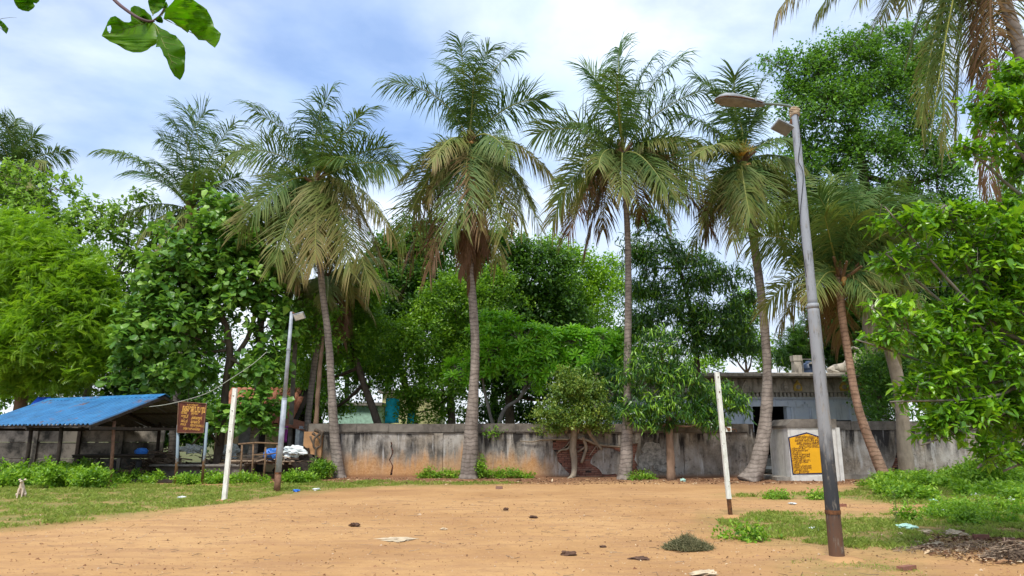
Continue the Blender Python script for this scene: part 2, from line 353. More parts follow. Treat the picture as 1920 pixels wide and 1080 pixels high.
    M['nose'] = plain('dark nose', (.02, .015, .015), .5)
    M['hay'] = None
    b = NB('cut grass'); v = b.attr('var'); M['hay'] = b.done(b.ramp(v, (0., (.045, .055, .02)), (.5, (.15, .15, .07)), (1., (.30, .27, .15))), .9, None, .2)
    b = NB('fallen leaves'); v = b.attr('var'); M['litter'] = b.done(b.ramp(v, (0., (.07, .035, .02)), (.45, (.20, .10, .05)), (.75, (.42, .26, .13)), (1., (.62, .50, .34))), .9, None, .2)
    b = NB('pebbles'); v = b.attr('var'); M['pebble'] = b.done(b.ramp(v, (0., (.16, .075, .04)), (.6, (.34, .19, .10)), (1., (.52, .40, .28))), .95, None, .1)
    b = NB('sticks'); v = b.attr('var'); M['sticks'] = b.done(b.ramp(v, (0., (.08, .055, .04)), (1., (.36, .27, .19))), .95, None, .1)
    M['cable'] = plain('pale cable', (.35, .36, .30), .7)
    M['palmbark'] = barkmat('palm bark', (.145, .118, .098), (.29, .245, .21), 1.6)
    M['palmbark_red'] = barkmat('reddish palm bark', (.19, .115, .075), (.36, .23, .16), 1.6)
    M['bark'] = barkmat('dark bark', (.05, .038, .028), (.13, .10, .075))
    M['bark_pale'] = barkmat('pale bark', (.20, .165, .12), (.34, .28, .21))
    M['bark_brown'] = barkmat('brown bark', (.13, .08, .05), (.24, .16, .11))
    M['twig'] = barkmat('grey twig bark', (.10, .09, .075), (.20, .18, .15))
    M['petiole'] = plain('yellow green petiole', (.26, .27, .06), .5, .3, 5, .4)
    M['fibre'] = plain('crown fibre', (.16, .095, .05), .95, .4, 9)
    M['coconut'] = plain('orange husk', (.38, .20, .05), .6, .3, 6, .4)
    M['flower'] = plain('flower spray', (.48, .30, .05), .8, .3, 12)
    M['frond'] = palmmat()
    M['l_feather'] = leafmat('neem leaves', (.09, .19, .01), (.21, .39, .018), (.38, .58, .03), .45)
    M['l_teak'] = leafmat('broad leaves', (.040, .12, .018), (.12, .27, .035), (.31, .50, .08), .35, .38)
    M['l_lime'] = leafmat('light broad leaves', (.09, .19, .02), (.21, .37, .045), (.38, .54, .09), .42)
    M['l_mid'] = leafmat('mid green leaves', (.040, .115, .012), (.125, .28, .018), (.30, .50, .035), .4)
    M['l_bright'] = leafmat('bright green leaves', (.08, .18, .012), (.20, .39, .018), (.38, .60, .03), .42)
    M['l_dark'] = leafmat('dark green leaves', (.020, .062, .012), (.065, .165, .020), (.19, .36, .035), .35)
    M['l_plum'] = leafmat('rosette leaves', (.05, .16, .015), (.17, .42, .025), (.38, .70, .04), .38, .35)
    M['l_olive'] = leafmat('olive leaves', (.055, .12, .02), (.14, .25, .035), (.33, .40, .07), .35)
    M['l_ashoka'] = leafmat('drooping leaves', (.012, .042, .009), (.034, .115, .016), (.26, .48, .035), .3, .33)
    M['l_ficus'] = leafmat('fig leaves', (.03, .09, .012), (.085, .21, .025), (.22, .41, .045), .4)
    M['l_near'] = leafmat('near leaves', (.045, .13, .010), (.13, .32, .015), (.34, .57, .025), .32, .32)
    M['l_top'] = leafmat('large back-lit leaf', (.10, .24, .01), (.19, .38, .012), (.28, .48, .02), .72, .4)
    M['l_grass'] = leafmat('grass blades', (.13, .19, .035), (.27, .36, .06), (.48, .48, .17), .4, .6, .2)
    M['l_weed'] = leafmat('weed leaves', (.07, .17, .015), (.19, .38, .025), (.38, .56, .05), .42)
    b = NB('scrub soil'); f = b.noise(.5, 5); M['scrub'] = b.done(b.ramp(f, (.3, (.10, .085, .04)), (.7, (.11, .13, .045))), .95, None, .1)
    M['husk'] = plain('pale dry husk', (.50, .40, .27), .9, .3, 12); M['husk_dark'] = plain('dark dry husk', (.10, .055, .035), .9, .4, 12)
mk()
# ---------------------------------------------------------------- ground
def inpoly(x, y, P):
    r = np.zeros(np.shape(x), bool); n = len(P)
    for i in range(n):
        x1, y1 = P[i]; x2, y2 = P[(i+1) % n]
        c = ((y1 > y) != (y2 > y)) & (x < (x2-x1)*(y-y1)/((y2-y1) if abs(y2-y1) > 1e-9 else 1e-9)+x1)
        r ^= c
    return r
def polyG(pts): return [tuple(G(*p)[:2]) for p in pts]
GR_LEFT = polyG([(-60, 906), (200, 906), (400, 912), (580, 903), (700, 902), (850, 905), (1000, 906), (860, 910), (700, 913), (560, 924), (430, 944), (330, 955), (180, 975), (0, 992), (-120, 1005)])
GR_R1 = polyG([(1340, 934), (1440, 924), (1560, 928), (1620, 915), (1780, 905), (2050, 905), (2050, 948), (1700, 946), (1560, 936), (1430, 932)])
GR_R2 = polyG([(1345, 970), (1450, 962), (1600, 966), (1760, 962), (2050, 954), (2050, 1012), (1760, 1008), (1700, 1035), (1600, 1030), (1500, 1018), (1420, 1006), (1350, 990)])
GR_R3 = polyG([(1480, 1050), (1560, 1040), (1690, 1045), (1745, 1085), (1740, 1140), (1500, 1120)])
WALLY = 27.6
def nz(x, y, s=1.0, o=0.0): return noise.fractal(Vector((x*s+o, y*s, o)), 1.0, 2.0, 4)
def soft(x, y, P, d=.6):
    """share of jittered neighbours inside the polygon: an uneven, soft border"""
    k = 0
    for i in range(6):
        a = i*1.047; k += inpoly(x+math.cos(a)*d*(1+nz(x, y, .8, i)), y+math.sin(a)*d*1.4*(1+nz(y, x, .8, i)), P)
    return k/6
def build_ground():
    nx, ny = 300, 190; xs = np.linspace(-28, 28, nx); ys = 1.2+28.4*np.linspace(0, 1, ny)**1.25
    V = []; g = []; li = []
    for y in ys:
        for x in xs:
            z = .018*nz(x, y, .55)+.012*nz(x, y, 2.3, 3)
            gg = max(soft(x, y, P) for P in (GR_LEFT, GR_R1, GR_R2)) if (x < -5 or x > 3 or y > 20) else 0
            gg = max(gg, .5*soft(x, y, GR_R3, .3) if y < 11 else 0)
            l = 0.0
            if y > 20: l = min(1, max(0, (y-23.6+1.2*nz(x, 0, .3)+(.9 if x > 6 else 0))/2.2))*(1-.55*gg)
            dx, dy = x-10.2, (y-9.9)*1.3
            l = max(l, min(1, max(0, 1.35-math.hypot(dx*.45, dy*.9)))) if x > 6 and y < 14 else l
            if y > 26.6: z += .03*min(1, (y-26.6))
            V.append((x, y, z)); g.append(gg); li.append(l)
    i = np.arange((ny-1)*(nx-1)); r, c = i//(nx-1), i % (nx-1); a = r*nx+c
    F = np.stack([a, a+1, a+nx+1, a+nx], 1)
    me = np_mesh('ground', V, F, M['dirt'], smooth=True)
    for nm, dat in (('grass', g), ('litter', li)):
        at = me.attributes.new(nm, 'FLOAT', 'POINT'); at.data.foreach_set('value', np.asarray(dat, np.float32))
    o = link('ground', me); tag(o, 'sandy orange brown earth of the open playground', kind='structure')
    f = MB(); f.v = [(-400, -60, -.12), (400, -60, -.12), (400, 600, -.12), (-400, 600, -.12)]; f.f = [(0, 1, 2, 3)]; f.m = [0]
    tag(f.build('terrain', M['scrub']), 'earth stretching away beyond the walls', kind='structure')
build_ground()

# ---------------------------------------------------------------- compound wall (left of the gateway)
def wx(px, Y=WALLY): return float(A(px, 860, Y)[0])
def wp(px, py, Y=WALLY): p = A(px, py, Y); return (float(p[0]), float(p[2]))
def jag(pts, amp=.03, step=.12, seed=0):
    out = []; n = len(pts)
    for i in range(n):
        a = np.array(pts[i]); b = np.array(pts[(i+1) % n]); L = np.linalg.norm(b-a); k = max(1, int(L/step))
        for j in range(k):
            t = j/k; q = a+(b-a)*t; q = q+amp*np.array([noise.noise(Vector((q[0]*5, q[1]*5, seed))), noise.noise(Vector((q[0]*5, q[1]*5, seed+9)))])*1.6
            out.append((float(q[0]), float(q[1])))
    return out
def crack(px, w=.018, seed=1, Y=WALLY):
    P = []
    pts = [wp(*p, Y) for p in px]; n = []
    for i in range(len(pts)-1):
        a, b = np.array(pts[i]), np.array(pts[i+1]); k = max(2, int(np.linalg.norm(b-a)/.09))
        for j in range(k): q = a+(b-a)*j/k; n.append((q[0]+.035*noise.noise(Vector((q[0]*9, q[1]*9, seed)))*2, q[1]))
    n.append(pts[-1])
    le = [(x-w*(.5+abs(noise.noise(Vector((x, z*4, seed))))*1.6), z) for x, z in n]; ri = [(x+w*(.5+abs(noise.noise(Vector((x+5, z*4, seed))))*1.6), z) for x, z in n][::-1]
    return le+ri
brick_me = None
def brick_mesh():
    m = MB().box((0, 0, 0), (.215, .09, .058)); me = bpy.data.meshes.new('brick'); 
    V = [Vector(v)+Vector([random.uniform(-.004, .004) for _ in range(3)]) for v in m.v]
    me.from_pydata(V, [], m.f); me.materials.append(M['brick']); me.update(); return me
BR = [brick_mesh() for _ in range(4)]
def bricks(poly, y, parent, rot=0.0, cap=999):
    xs = [p[0] for p in poly]; zs = [p[1] for p in poly]; r = 0; z = min(zs)-.03; k = 0
    while z < max(zs)+.04:
        x = min(xs)-.1+(r % 2)*.115
        while x < max(xs)+.12:
            if z > .05 and any(inpoly(np.array(x+d), np.array(z+e), poly) for d in (-.09, 0, .09) for e in (-.03, 0, .03)) and random.random() > .05 and k < cap:
                T = Matrix.Translation((x+random.uniform(-.008, .008), y+random.uniform(-.008, .022), z)) @ Matrix.Rotation(random.uniform(-.04, .04), 4, 'Z') @ Matrix.Rotation(random.uniform(-.02, .02), 4, 'Y')
                link('brick', random.choice(BR), parent, T); k += 1
            x += .23
        z += .072; r += 1
X0, X1 = wx(571), wx(1419)
wall = thing('compound_wall', 'long weathered grey plaster wall with orange stains and exposed brick behind the palms', 'wall', (0, WALLY, 0))
H1 = 2.06
bp1 = [(1036, 824), (1036, 843), (1043, 849), (1046, 865), (1058, 878), (1066, 887), (1067, 893), (1157, 893.5), (1155, 889), (1130, 889), (1122, 879), (1107, 868), (1111, 855), (1128, 840), (1137, 838), (1148, 842), (1163, 848), (1163, 836), (1115, 833), (1102, 823)]
bp2 = [(1178, 832), (1196, 831), (1193, 846), (1190, 862), (1198, 876), (1208, 884), (1211, 892), (1176, 892)]
bp3 = [(812, 812), (818, 817), (820, 824), (816, 828), (812, 832), (810, 820)]
bp4 = [(1226, 862), (1234, 868), (1240, 873), (1230, 874), (1222, 869)]
holes = [jag([wp(*p) for p in q], .02, .1, i) for i, q in enumerate((bp1, bp2, bp3, bp4))]
cr1 = crack([(735, 829), (734, 838), (737, 850), (731, 862), (736, 874), (733, 891)], .035, 2)
cr2 = crack([(1269, 815), (1274, 826), (1281, 835), (1283, 853), (1283, 888)], .012, 5)
cr3 = crack([(826, 828), (829, 845), (828, 866), (829, 890)], .012, 8)
xp = [wx(q) for q in (606, 812, 829, 1262, 1284)]
def core():
    m = MB().box(((X0+X1)/2, WALLY+.22, H1/2-.15), (X1-X0-.02, .28, H1+.28)); return m.build('wall_core', M['mortar'], wall)
core()
# plaster skin, split at the pilasters
def skin(xa, xb, hl, name='plaster'):
    m = MB(); outer = [(xa, -.05), (xb, -.05), (xb, H1-.34), (xa, H1-.34)]
    hl = [h for h in hl if min(p[0] for p in h) > xa+.005 and max(p[0] for p in h) < xb-.005]
    m.plate([outer]+hl, WALLY, WALLY+.078); return m.build(name, M['plaster'], wall)
skin(X0+.02, xp[1]-.004, [cr1]); skin(xp[1], xp[2]+.25, [holes[2], cr3]) ; skin(xp[2]+.254, X1-.3, [holes[0], holes[1], cr2])
# the end next to the gateway, with its cut corner
e0 = X1-.296
MB().plate([[(e0, -.05), (X1-.02, -.05), (X1, H1-.36), (X1-.27, H1-.02), (e0, H1-.02)]], WALLY-.01, WALLY+.42).build('end_pier', M['plaster'], wall)
for a, nm in ((X0+.5, 0), (xp[1]+.19, 1), (xp[3]+.2, 3)):
    MB().box((a, WALLY-.02, .83), (.36, .05, 1.72)).build('pilaster', M['plaster'], wall)
MB().box((X0+.33, WALLY-.06, .86), (.72, .24, 1.78)).build('end_pier', M['pier'], wall)
# coping, cast in lengths
cx = X0+.1; i = 0; lens = [1.9, 1.25, 2.6, 2.4, 1.6, 2.9, 2.2, 2.5, 1.7, 9]
ci = []
while cx < e0-.02:
    L = min(lens[i % 10], e0-cx); 
    if e0-cx-L < .5: L = e0-cx
    m = MB(); zt = H1+.012*math.sin(i*2.3)
    n = max(2, int(L/.25)); 
    for j in range(n):
        xa = cx+L*j/n; q = .012*noise.noise(Vector((xa*2.1, 0, 0)))
        m.box((xa+L/n/2, WALLY+.2, zt-.16+q), (L/n, .52+.01*(j % 2), .32))
    m.box((cx+L/2, WALLY+.2, zt-.352), (L-.01, .47, .04))
    m.build('coping', M['coping'], wall); cx += L+.012; i += 1
for h, q in ((holes[0], bp1), (holes[1], bp2), (holes[2], bp3)):
    bricks([wp(*p) for p in q], WALLY+.07, wall)
bricks([(p[0]+.0, p[1]) for p in cr1], WALLY+.09, wall)
# loose plaster plates beside the brickwork
for (px, py, w, h, s) in ((1215, 862, 20, 13, 1), (1236, 853, 14, 16, 2), (1222, 842, 18, 14, 3), (1246, 876, 22, 10, 4), (1206, 875, 12, 8, 5)):
    P = jag([wp(px+w*math.cos(t), py+h*math.sin(t)) for t in np.linspace(0, 6.283, 9)[:-1]], .05, .1, s)
    MB().plate([P], WALLY-.018-.007*s, WALLY-.002-.0007*s).build('plaster_flake', M['flake'], wall)
# broken lip of plaster where the root runs
# ---------------------------------------------------------------- wall right of the gateway
WX0 = float(A(1481, 860, 25.45)[0]); WX1 = float(A(1574, 860, 25.45)[0]); XR = float(A(2010, 860, 26.6)[0])
wall2 = thing('compound_wall', 'grey stained compound wall with sooty hollow between gate wing and leafy tree', 'wall', (14, 26.6, 0))
YR = 26.55; HR = 2.12
hs = [wp(px, py, YR) for px, py in ((1566, 797), (1590, 795), (1596, 801), (1590, 812), (1586, 824), (1576, 827), (1568, 818), (1563, 806))]
bp5 = [wp(px, py, YR) for px, py in ((1681, 848), (1690, 852), (1694, 868), (1690, 886), (1674, 888), (1672, 876), (1678, 862))]
sec = [(WX1-.2, 12.9), (12.91, 15.6), (15.61, 20.), (20.01, XR)]
MB().box(((WX1+XR)/2-.1, YR+.26, HR/2-.15), (XR-WX1+.2, .30, HR+.2)).build('wall_core', M['mortar'], wall2)
for i, (a, b_) in enumerate(sec):
    H = [jag(hs, .03, .1, 4)] if i == 0 else ([jag(bp5, .03, .1, 6)] if i == 1 else [])
    H = [h for h in H if min(p[0] for p in h) > a and max(p[0] for p in h) < b_]
    m = MB().plate([[(a, -.05), (b_, -.05), (b_, HR-.32), (a, HR-.32)]]+H, YR, YR+.1); m.build('plaster', M['plaster2'], wall2)
    q = a
    while q < b_-.05:
        e = min(q+1.7+.3*(i % 2), b_); MB().box(((q+e)/2, YR+.22, HR-.15), (e-q-.01, .52, .33)).build('coping', M['coping'], wall2); q = e
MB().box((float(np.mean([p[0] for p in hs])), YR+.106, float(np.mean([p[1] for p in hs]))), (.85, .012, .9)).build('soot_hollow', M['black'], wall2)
MB().box(((WX1+XR)/2, YR-.06, .09), (XR-WX1-.05, .12, .18)).build('plinth', M['concrete'], wall2)
bricks(bp5, YR+.09, wall2)
# ---------------------------------------------------------------- gate wing with the painted notice
wing = thing('gate_wing', 'white washed wing wall right of the gateway carrying a yellow notice', 'gate wall', ((WX0+WX1)/2, 26, 0))
YW = 25.45; HW = 2.13; yb = 27.3
def fr(x, y, z): return (x, y, z)
m = MB().plate([[(WX0, .0), (WX1+.02, .0), (WX1-.06, HW-.26), (WX0-.0, HW-.26)]], YW, yb); m.build('wing_body', M['cream'], wing)
MB().plate([[(WX0-.04, HW-.255), (WX1+.0, HW-.255), (WX1+.0, HW+.06), (WX0+.22, HW+.06), (WX0-.04, HW-.17)]], YW-.04, yb+.04).build('coping', M['coping'], wing)
MB().box((WX1-.0, YW-.05, .93), (.13, .1, 1.9)).build('edge_strip', M['cream'], wing)
MB().plate([jag([(WX0+.02, -.05), (WX1-.1, -.05), (WX1-.15, .17), (WX0+.02, .19)], .05, .15, 3)], YW-.05, YW-.002).build('broken_plinth', M['cream'], wing)
yb0 = YW-.003
def pw(px, py): return wp(px, py, YW)
brd = [pw(1477.5, 820), pw(1512, 810.5), (pw(1512, 811)[0]*2-pw(1477.5, 820)[0], pw(1477.5, 820)[1]-.04), (pw(1556, 888)[0], pw(1556, 888)[1]), pw(1486, 890)]
def inset(P, d):
    c = np.mean(P, 0); return [tuple(np.array(p)+(c-np.array(p))/np.linalg.norm(c-np.array(p))*d*1.25) for p in P]
board = MB().plate([brd], yb0-.016, yb0+.001).build('notice_border', M['navy'], wing)
MB().plate([inset(brd, .042)], yb0-.024, yb0-.0165).build('notice_face', M['boardyellow'], board)
def text(body, size, loc, mat, parent, width=None, shear=0.0, rz=0.0, ry=0.0, name='lettering', align='LEFT', thick=0.0, bold=0.0):
    cu = bpy.data.curves.new('t', 'FONT'); cu.body = body; cu.size = size; cu.shear = shear; cu.align_x = align; cu.offset = bold*size; cu.extrude = .002; cu.resolution_u = 3
    o = bpy.data.objects.new('t', cu); COL.objects.link(o); bpy.context.view_layer.update()
    dg = bpy.context.evaluated_depsgraph_get(); me = bpy.data.meshes.new_from_object(o.evaluated_get(dg)); bpy.data.objects.remove(o)
    if len(me.vertices) == 0: return
    V = np.empty(len(me.vertices)*3, np.float32); me.vertices.foreach_get('co', V); V = V.reshape(-1, 3)
    if width: 
        w = V[:, 0].max()-V[:, 0].min(); V[:, 0] = (V[:, 0]-V[:, 0].min())*width/max(w, 1e-3) if align == 'LEFT' else V[:, 0]*width/max(w, 1e-3)
    me.vertices.foreach_set('co', V.ravel()); me.materials.clear(); me.materials.append(mat)
    T = Matrix.Translation([float(q) for q in loc]) @ Matrix.Rotation(rz, 4, 'Z') @ Matrix.Rotation(R(90), 4, 'X') @ Matrix.Rotation(ry, 4, 'Z')
    return link(name, me, parent, T)
tl = [("மாண்புமிகு தமிழ்நாடு அரசு", 1491, 822, 49), ("வளர்ச்சி ஊராட்சித் துறை", 1490, 828, 49), ("கண்டமங்கலம் ஒன்றியம்", 1493, 833.5, 48), ("விழுப்புரம் மாவட்டம்", 1498, 839, 42)]
for t, px, py, w in tl:
    x, z = pw(px, py); text(t, .135, (x, yb0-.027, z), M['inkbrown'], board, width=S(w, (x, YW, z)), shear=.25, bold=.012)
ls = ["1. வேலையின் பெயர்", "2. வேலை துவங்கிய நாள்", "3. திட்ட மதிப்பீடு", "4. வேலை முடிக்கும் நாள்", "5. மனித சக்தி நாட்கள்", "6. ஊதியம் மதிப்பீடு", "   பொருட்கள் மதிப்பீடு", "7. பணி மேற்பார்வை", "8. அளவீடு", "9. ஒன்றிய பொறியாளர்", "10. ஊராட்சி செயலாளர்", "11. தலைவர் பெயர்", "    திட்ட இயக்குநர்"]
lw = [26, 30, 18, 33, 32, 24, 32, 28, 14, 33, 33, 26, 28]
for i, t in enumerate(ls):
    px = 1482.5+i*.42; py = 842.4+i*3.62; x, z = pw(px, py); text(t, .085, (x, yb0-.027, z), M['inkbrown'], board, width=S(lw[i]*1.05, (x, YW, z)), shear=.25, bold=.006)
for i in range(6):
    x, z = pw(1516+i*.9, 842+i*7.5); MB().box((x, yb0-.0275, z), (.012, .004, .03)).build('colon_mark', M['inkbrown'], board)
# threshold in the gateway
MB().box(((X1+WX0)/2, 26.5, .05), (WX0-X1+.1, 1.9, .16)).build('threshold', M['concrete'], wing)

# ---------------------------------------------------------------- temple hall behind the wall
TY = 33.0
temple = thing('temple_hall', 'flat roofed white washed temple hall with carved cornice and dark doorway', 'temple', (float(A(1440, 800, TY)[0]), TY, 0))
def tz(py): return float(A(1440, py, TY)[2])
def tx(px): return float(A(px, 780, TY)[0])
TL, TR = tx(1130), tx(1668); dL, dR = tx(1412), tx(1476); zt = tz(762); zc = tz(748)
base_z = .55
MB().box(((TL+TR)/2, TY+3.5, base_z/2-.1), (TR-TL+1, 8.2, base_z+.2)).build('plinth', M['stone'], temple)
for a, b_, nm in ((TL, dL, 0), (dR, TR, 1)): MB().box(((a+b_)/2, TY+.2, (base_z+zc)/2), (b_-a, .4, zc-base_z)).build('wall', M['whitewash'], temple)
MB().box(((dL+dR)/2, TY+.2, (zt+.25+zc)/2), (dR-dL, .4, zc-zt-.25)).build('wall', M['whitewash'], temple)
for x in (TL+.2, TR-.2): MB().box((x, TY+4, (base_z+zc)/2), (.4, 7.2, zc-base_z)).build('side_wall', M['stone'], temple)
MB().box(((TL+TR)/2, TY+7.4, (base_z+zc)/2), (TR-TL-.8, .4, zc-base_z)).build('back_wall', M['black'], temple)  # black so the doorway reads dark; the room's shade is in the colour
MB().box(((dL+dR)/2, TY-.05, zt+.12), (dR-dL+.9, .16, .24)).build('lintel', M['whitewash'], temple)
MB().box(((TL+TR)/2, TY-.10, zc+.1), (TR-TL+.1, .24, .2)).build('beam', M['whitewash'], temple)
for px in (1399, 1489, 1527, 1561, 1600, 1640, 1350, 1300, 1250):
    x = tx(px); m = MB().box((x, TY-.03, (base_z+zc-.3)/2+.1), (.30, .1, zc-base_z-.35)); m.box((x, TY-.06, zc-.32), (.62, .16, .12)); m.box((x, TY-.06, zc-.2), (.85, .16, .12)); m.build('pilaster', M['whitewash'], temple)
# cornice: rounded hood, drip line, roof edge
z0, z1, z2 = tz(737), tz(724), tz(710)
dn = MB(); x = TL-.1
while x < TR: dn.box((x, TY-.29, (z0+tz(745))/2), (.11, .2, z0-tz(745)-.02)); x += .185
tag(dn.build('dentil_row', M['stone'], temple), kind='stuff')
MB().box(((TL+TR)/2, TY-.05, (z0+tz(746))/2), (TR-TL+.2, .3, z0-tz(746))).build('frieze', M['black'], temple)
m = MB(); prof = [(-.18, z0), (-.36, z0+.01), (-.36, z0+.10), (-.33, z1), (-.30, z1+.16), (-.27, z2-.03), (-.2, z2), (.1, z2), (.1, z0)]
V = [(X, TY+y, z) for X in (TL-.3, TR+.3) for y, z in prof]; k = len(prof)
m.add(V, [(i, (i+1) % k, (i+1) % k+k, i+k) for i in range(k)]+[tuple(range(k))[::-1], tuple(range(k, 2*k))]); m.build('cornice', M['stone'], temple)
MB().box(((TL+TR)/2, TY+3.0, z2+.05), (TR-TL+.4, 9, .1)).build('roof', M['stone'], temple)
MB().box(((TL+TR)/2, TY-.27, tz(703)+.03), (TR-TL+.9, .40, .09)).build('roof_edge', M['stone'], temple)
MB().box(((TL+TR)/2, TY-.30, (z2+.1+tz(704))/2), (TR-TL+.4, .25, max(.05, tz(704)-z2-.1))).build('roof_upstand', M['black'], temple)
for i, (px, yel) in enumerate(((1302, 1), (1378, 0), (1400, 0), (1475, 0), (1498, 1), (1585, 1), (1613, 1), (1340, 0), (1260, 0))):
    x = float(A(px, 716, TY-.6)[0]); w = .36; zz = z0+.08
    P = [(x-w/2, zz), (x+w/2, zz), (x+w/2*1.1, zz+.16), (x+w*.38, zz+.30), (x+.06, zz+.38), (x, zz+.50), (x-.06, zz+.38), (x-w*.38, zz+.30), (x-w/2*1.1, zz+.16)]
    ko = MB().plate([P], TY-.46, TY-.26).build('arch_ornament', M['yellowstone' if yel else 'stone'], temple)
    mm = MB(); T = Matrix.Translation((x, TY-.46, zz+.17)) @ Matrix.Rotation(R(90), 4, 'X'); mm.lathe(None, [(.11, 0), (.11, .02), (.07, .05), (.0, .06)], 12, M=T); mm.build('boss', M['stone'], ko)
for i in range(4): MB().box(((dL+dR)/2+.15, TY-.6-.32*(3-i)-.2, base_z-.07-.135*(3-i)), (2.2, .34 if i else .7, .12)).build('step', M['concrete' if i != 1 else 'cream'], temple)
# things on the temple roof
def rz_(py, Y): return float(A(1500, py, Y)[2])
rb = z2+.1
P = A(1494, 690, TY+.2); o = thing('roof_pillar', 'square mouldy pillar with a cap standing on temple roof', 'pillar', (P[0], P[1], rb))
m = MB().box((P[0], P[1], rb+.45), (.36, .36, .9)); m.build('shaft', M['stone'], o)
zt_ = float(A(1494, 667, TY+.2)[2]); MB().box((P[0], P[1], zt_-.13), (.42, .42, .26)).build('cap', M['stone'], o); MB().box((P[0], P[1], (zt_+rb)/2), (.34, .34, zt_-rb-.2)).build('upper_shaft', M['stone'], o)
P = A(1517, 690, TY+.5); o = thing('water_tank', 'dark blue plastic water tank in a pipe frame on temple roof', 'water tank', (P[0], P[1], rb))
MB().lathe((P[0], P[1], rb), [(.34, 0), (.34, .16), (.36, .18), (.34, .21), (.34, .4), (.36, .42), (.34, .45), (.34, .58), (.22, .70), (.14, .72), (.14, .80), (.02, .80)], 20).build('tank', M['tank'], o, smooth=True)
m = MB()
for sx in (-.42, .42):
    m.tube([(P[0]+sx, P[1]-.3, rb), (P[0]+sx, P[1]-.3, rb+.85)], .022, 6)
m.tube([(P[0]-.55, P[1]-.3, rb+.85), (P[0]+.5, P[1]-.3, rb+.85)], .022, 6); m.build('pipe_frame', M['concrete'], o)
MB().lathe((P[0]+.02, P[1]-.36, rb+.62), [(.17, 0), (.16, .03), (.10, .1), (.0, .12)], 14).build('lid', M['pale'] if 'pale' in M else M['concrete'], o)
def skinned(name, verts, edges, radii, mat, parent, loc=(0, 0, 0), sub=2, root=0, rz=0.0, sc=1.0):
    me = bpy.data.meshes.new(name); me.from_pydata([tuple(v) for v in verts], edges, []); o = bpy.data.objects.new(name, me); COL.objects.link(o)
    sk = o.modifiers.new('skin', 'SKIN'); sk.use_smooth_shade = True; sk.branch_smoothing = .4
    for i, r in enumerate(radii): 
        me.skin_vertices[0].data[i].radius = (r, r) if not hasattr(r, '__len__') else r
        me.skin_vertices[0].data[i].use_root = (i == root)
    sm = o.modifiers.new('sub', 'SUBSURF'); sm.levels = sm.render_levels = sub
    bpy.context.view_layer.update(); dg = bpy.context.evaluated_depsgraph_get(); m2 = bpy.data.meshes.new_from_object(o.evaluated_get(dg)); bpy.data.objects.remove(o)
    m2.materials.clear(); m2.materials.append(mat)
    T = Matrix.Translation([float(q) for q in loc]) @ Matrix.Rotation(rz, 4, 'Z') @ Matrix.Scale(sc, 4)
    return link(name, m2, parent, T)
# reclining bull facing right (head hidden by the palm trunk)
P = A(1572, 694, TY-.1); bs = thing('bull_statue', 'pale stone statue of a reclining bull on temple roof edge', 'statue', (P[0], P[1], rb))
MB().box((P[0]+.1, P[1], rb+.08), (1.5, .5, .18)).build('pedestal', M['stone'], bs)
v = [(0, 0, .26), (-.3, 0, .27), (-.52, 0, .22), (.25, 0, .34), (.42, 0, .50), (.52, 0, .66), (.68, 0, .66), (.82, 0, .60), (.45, .14, .08), (.72, .14, .06), (.45, -.14, .08), (.72, -.14, .06), (-.35, -.2, .1), (-.05, -.22, .05), (-.62, -.05, .12), (-.5, -.28, .07), (.5, .14, .76), (.5, -.14, .76), (.24, 0, .52)]
e = [(0, 1), (1, 2), (0, 3), (3, 4), (4, 5), (5, 6), (6, 7), (3, 8), (8, 9), (3, 10), (10, 11), (1, 12), (12, 13), (2, 14), (14, 15), (5, 16), (5, 17), (3, 18)]
r = [.22, .22, .16, .2, .15, .12, .09, .06, .07, .05, .07, .05, .10, .05, .03, .03, .03, .03, .10]
skinned('body', v, e, r, M['stone'], bs, (P[0], P[1], rb+.14), sc=.92)
P = A(1604, 668, TY+.3); st = thing('deity_statue', 'small seated stone figure under an arch on temple roof', 'statue', (P[0], P[1], rb))
MB().box((P[0], P[1], rb+.28), (.7, .5, .56)).build('pedestal', M['stone'], st)
v = [(0, 0, .3), (0, 0, .55), (0, 0, .78), (0, 0, .92), (0, 0, 1.12), (.2, 0, .74), (.3, -.1, .52), (.2, -.2, .62), (-.2, 0, .74), (-.3, -.1, .52), (-.2, -.2, .62), (.28, -.14, .26), (.1, -.3, .2), (-.28, -.14, .26), (-.1, -.3, .2)]
e = [(0, 1), (1, 2), (2, 3), (3, 4), (2, 5), (5, 6), (6, 7), (2, 8), (8, 9), (9, 10), (0, 11), (11, 12), (0, 13), (13, 14)]
skinned('figure', v, e, [.18, .15, .15, .10, .08, .07, .06, .05, .07, .06, .05, .1, .07, .1, .07], M['stone'], st, (P[0], P[1], rb+.35), sc=.75)
MB().tube([(P[0]-.38, P[1]+.1, rb+.5), (P[0]-.4, P[1]+.1, rb+1.1), (P[0]-.2, P[1]+.1, rb+1.38), (P[0], P[1]+.1, rb+1.46), (P[0]+.2, P[1]+.1, rb+1.38), (P[0]+.4, P[1]+.1, rb+1.1), (P[0]+.38, P[1]+.1, rb+.5)], .06, 8).build('arch', M['stone'], st)

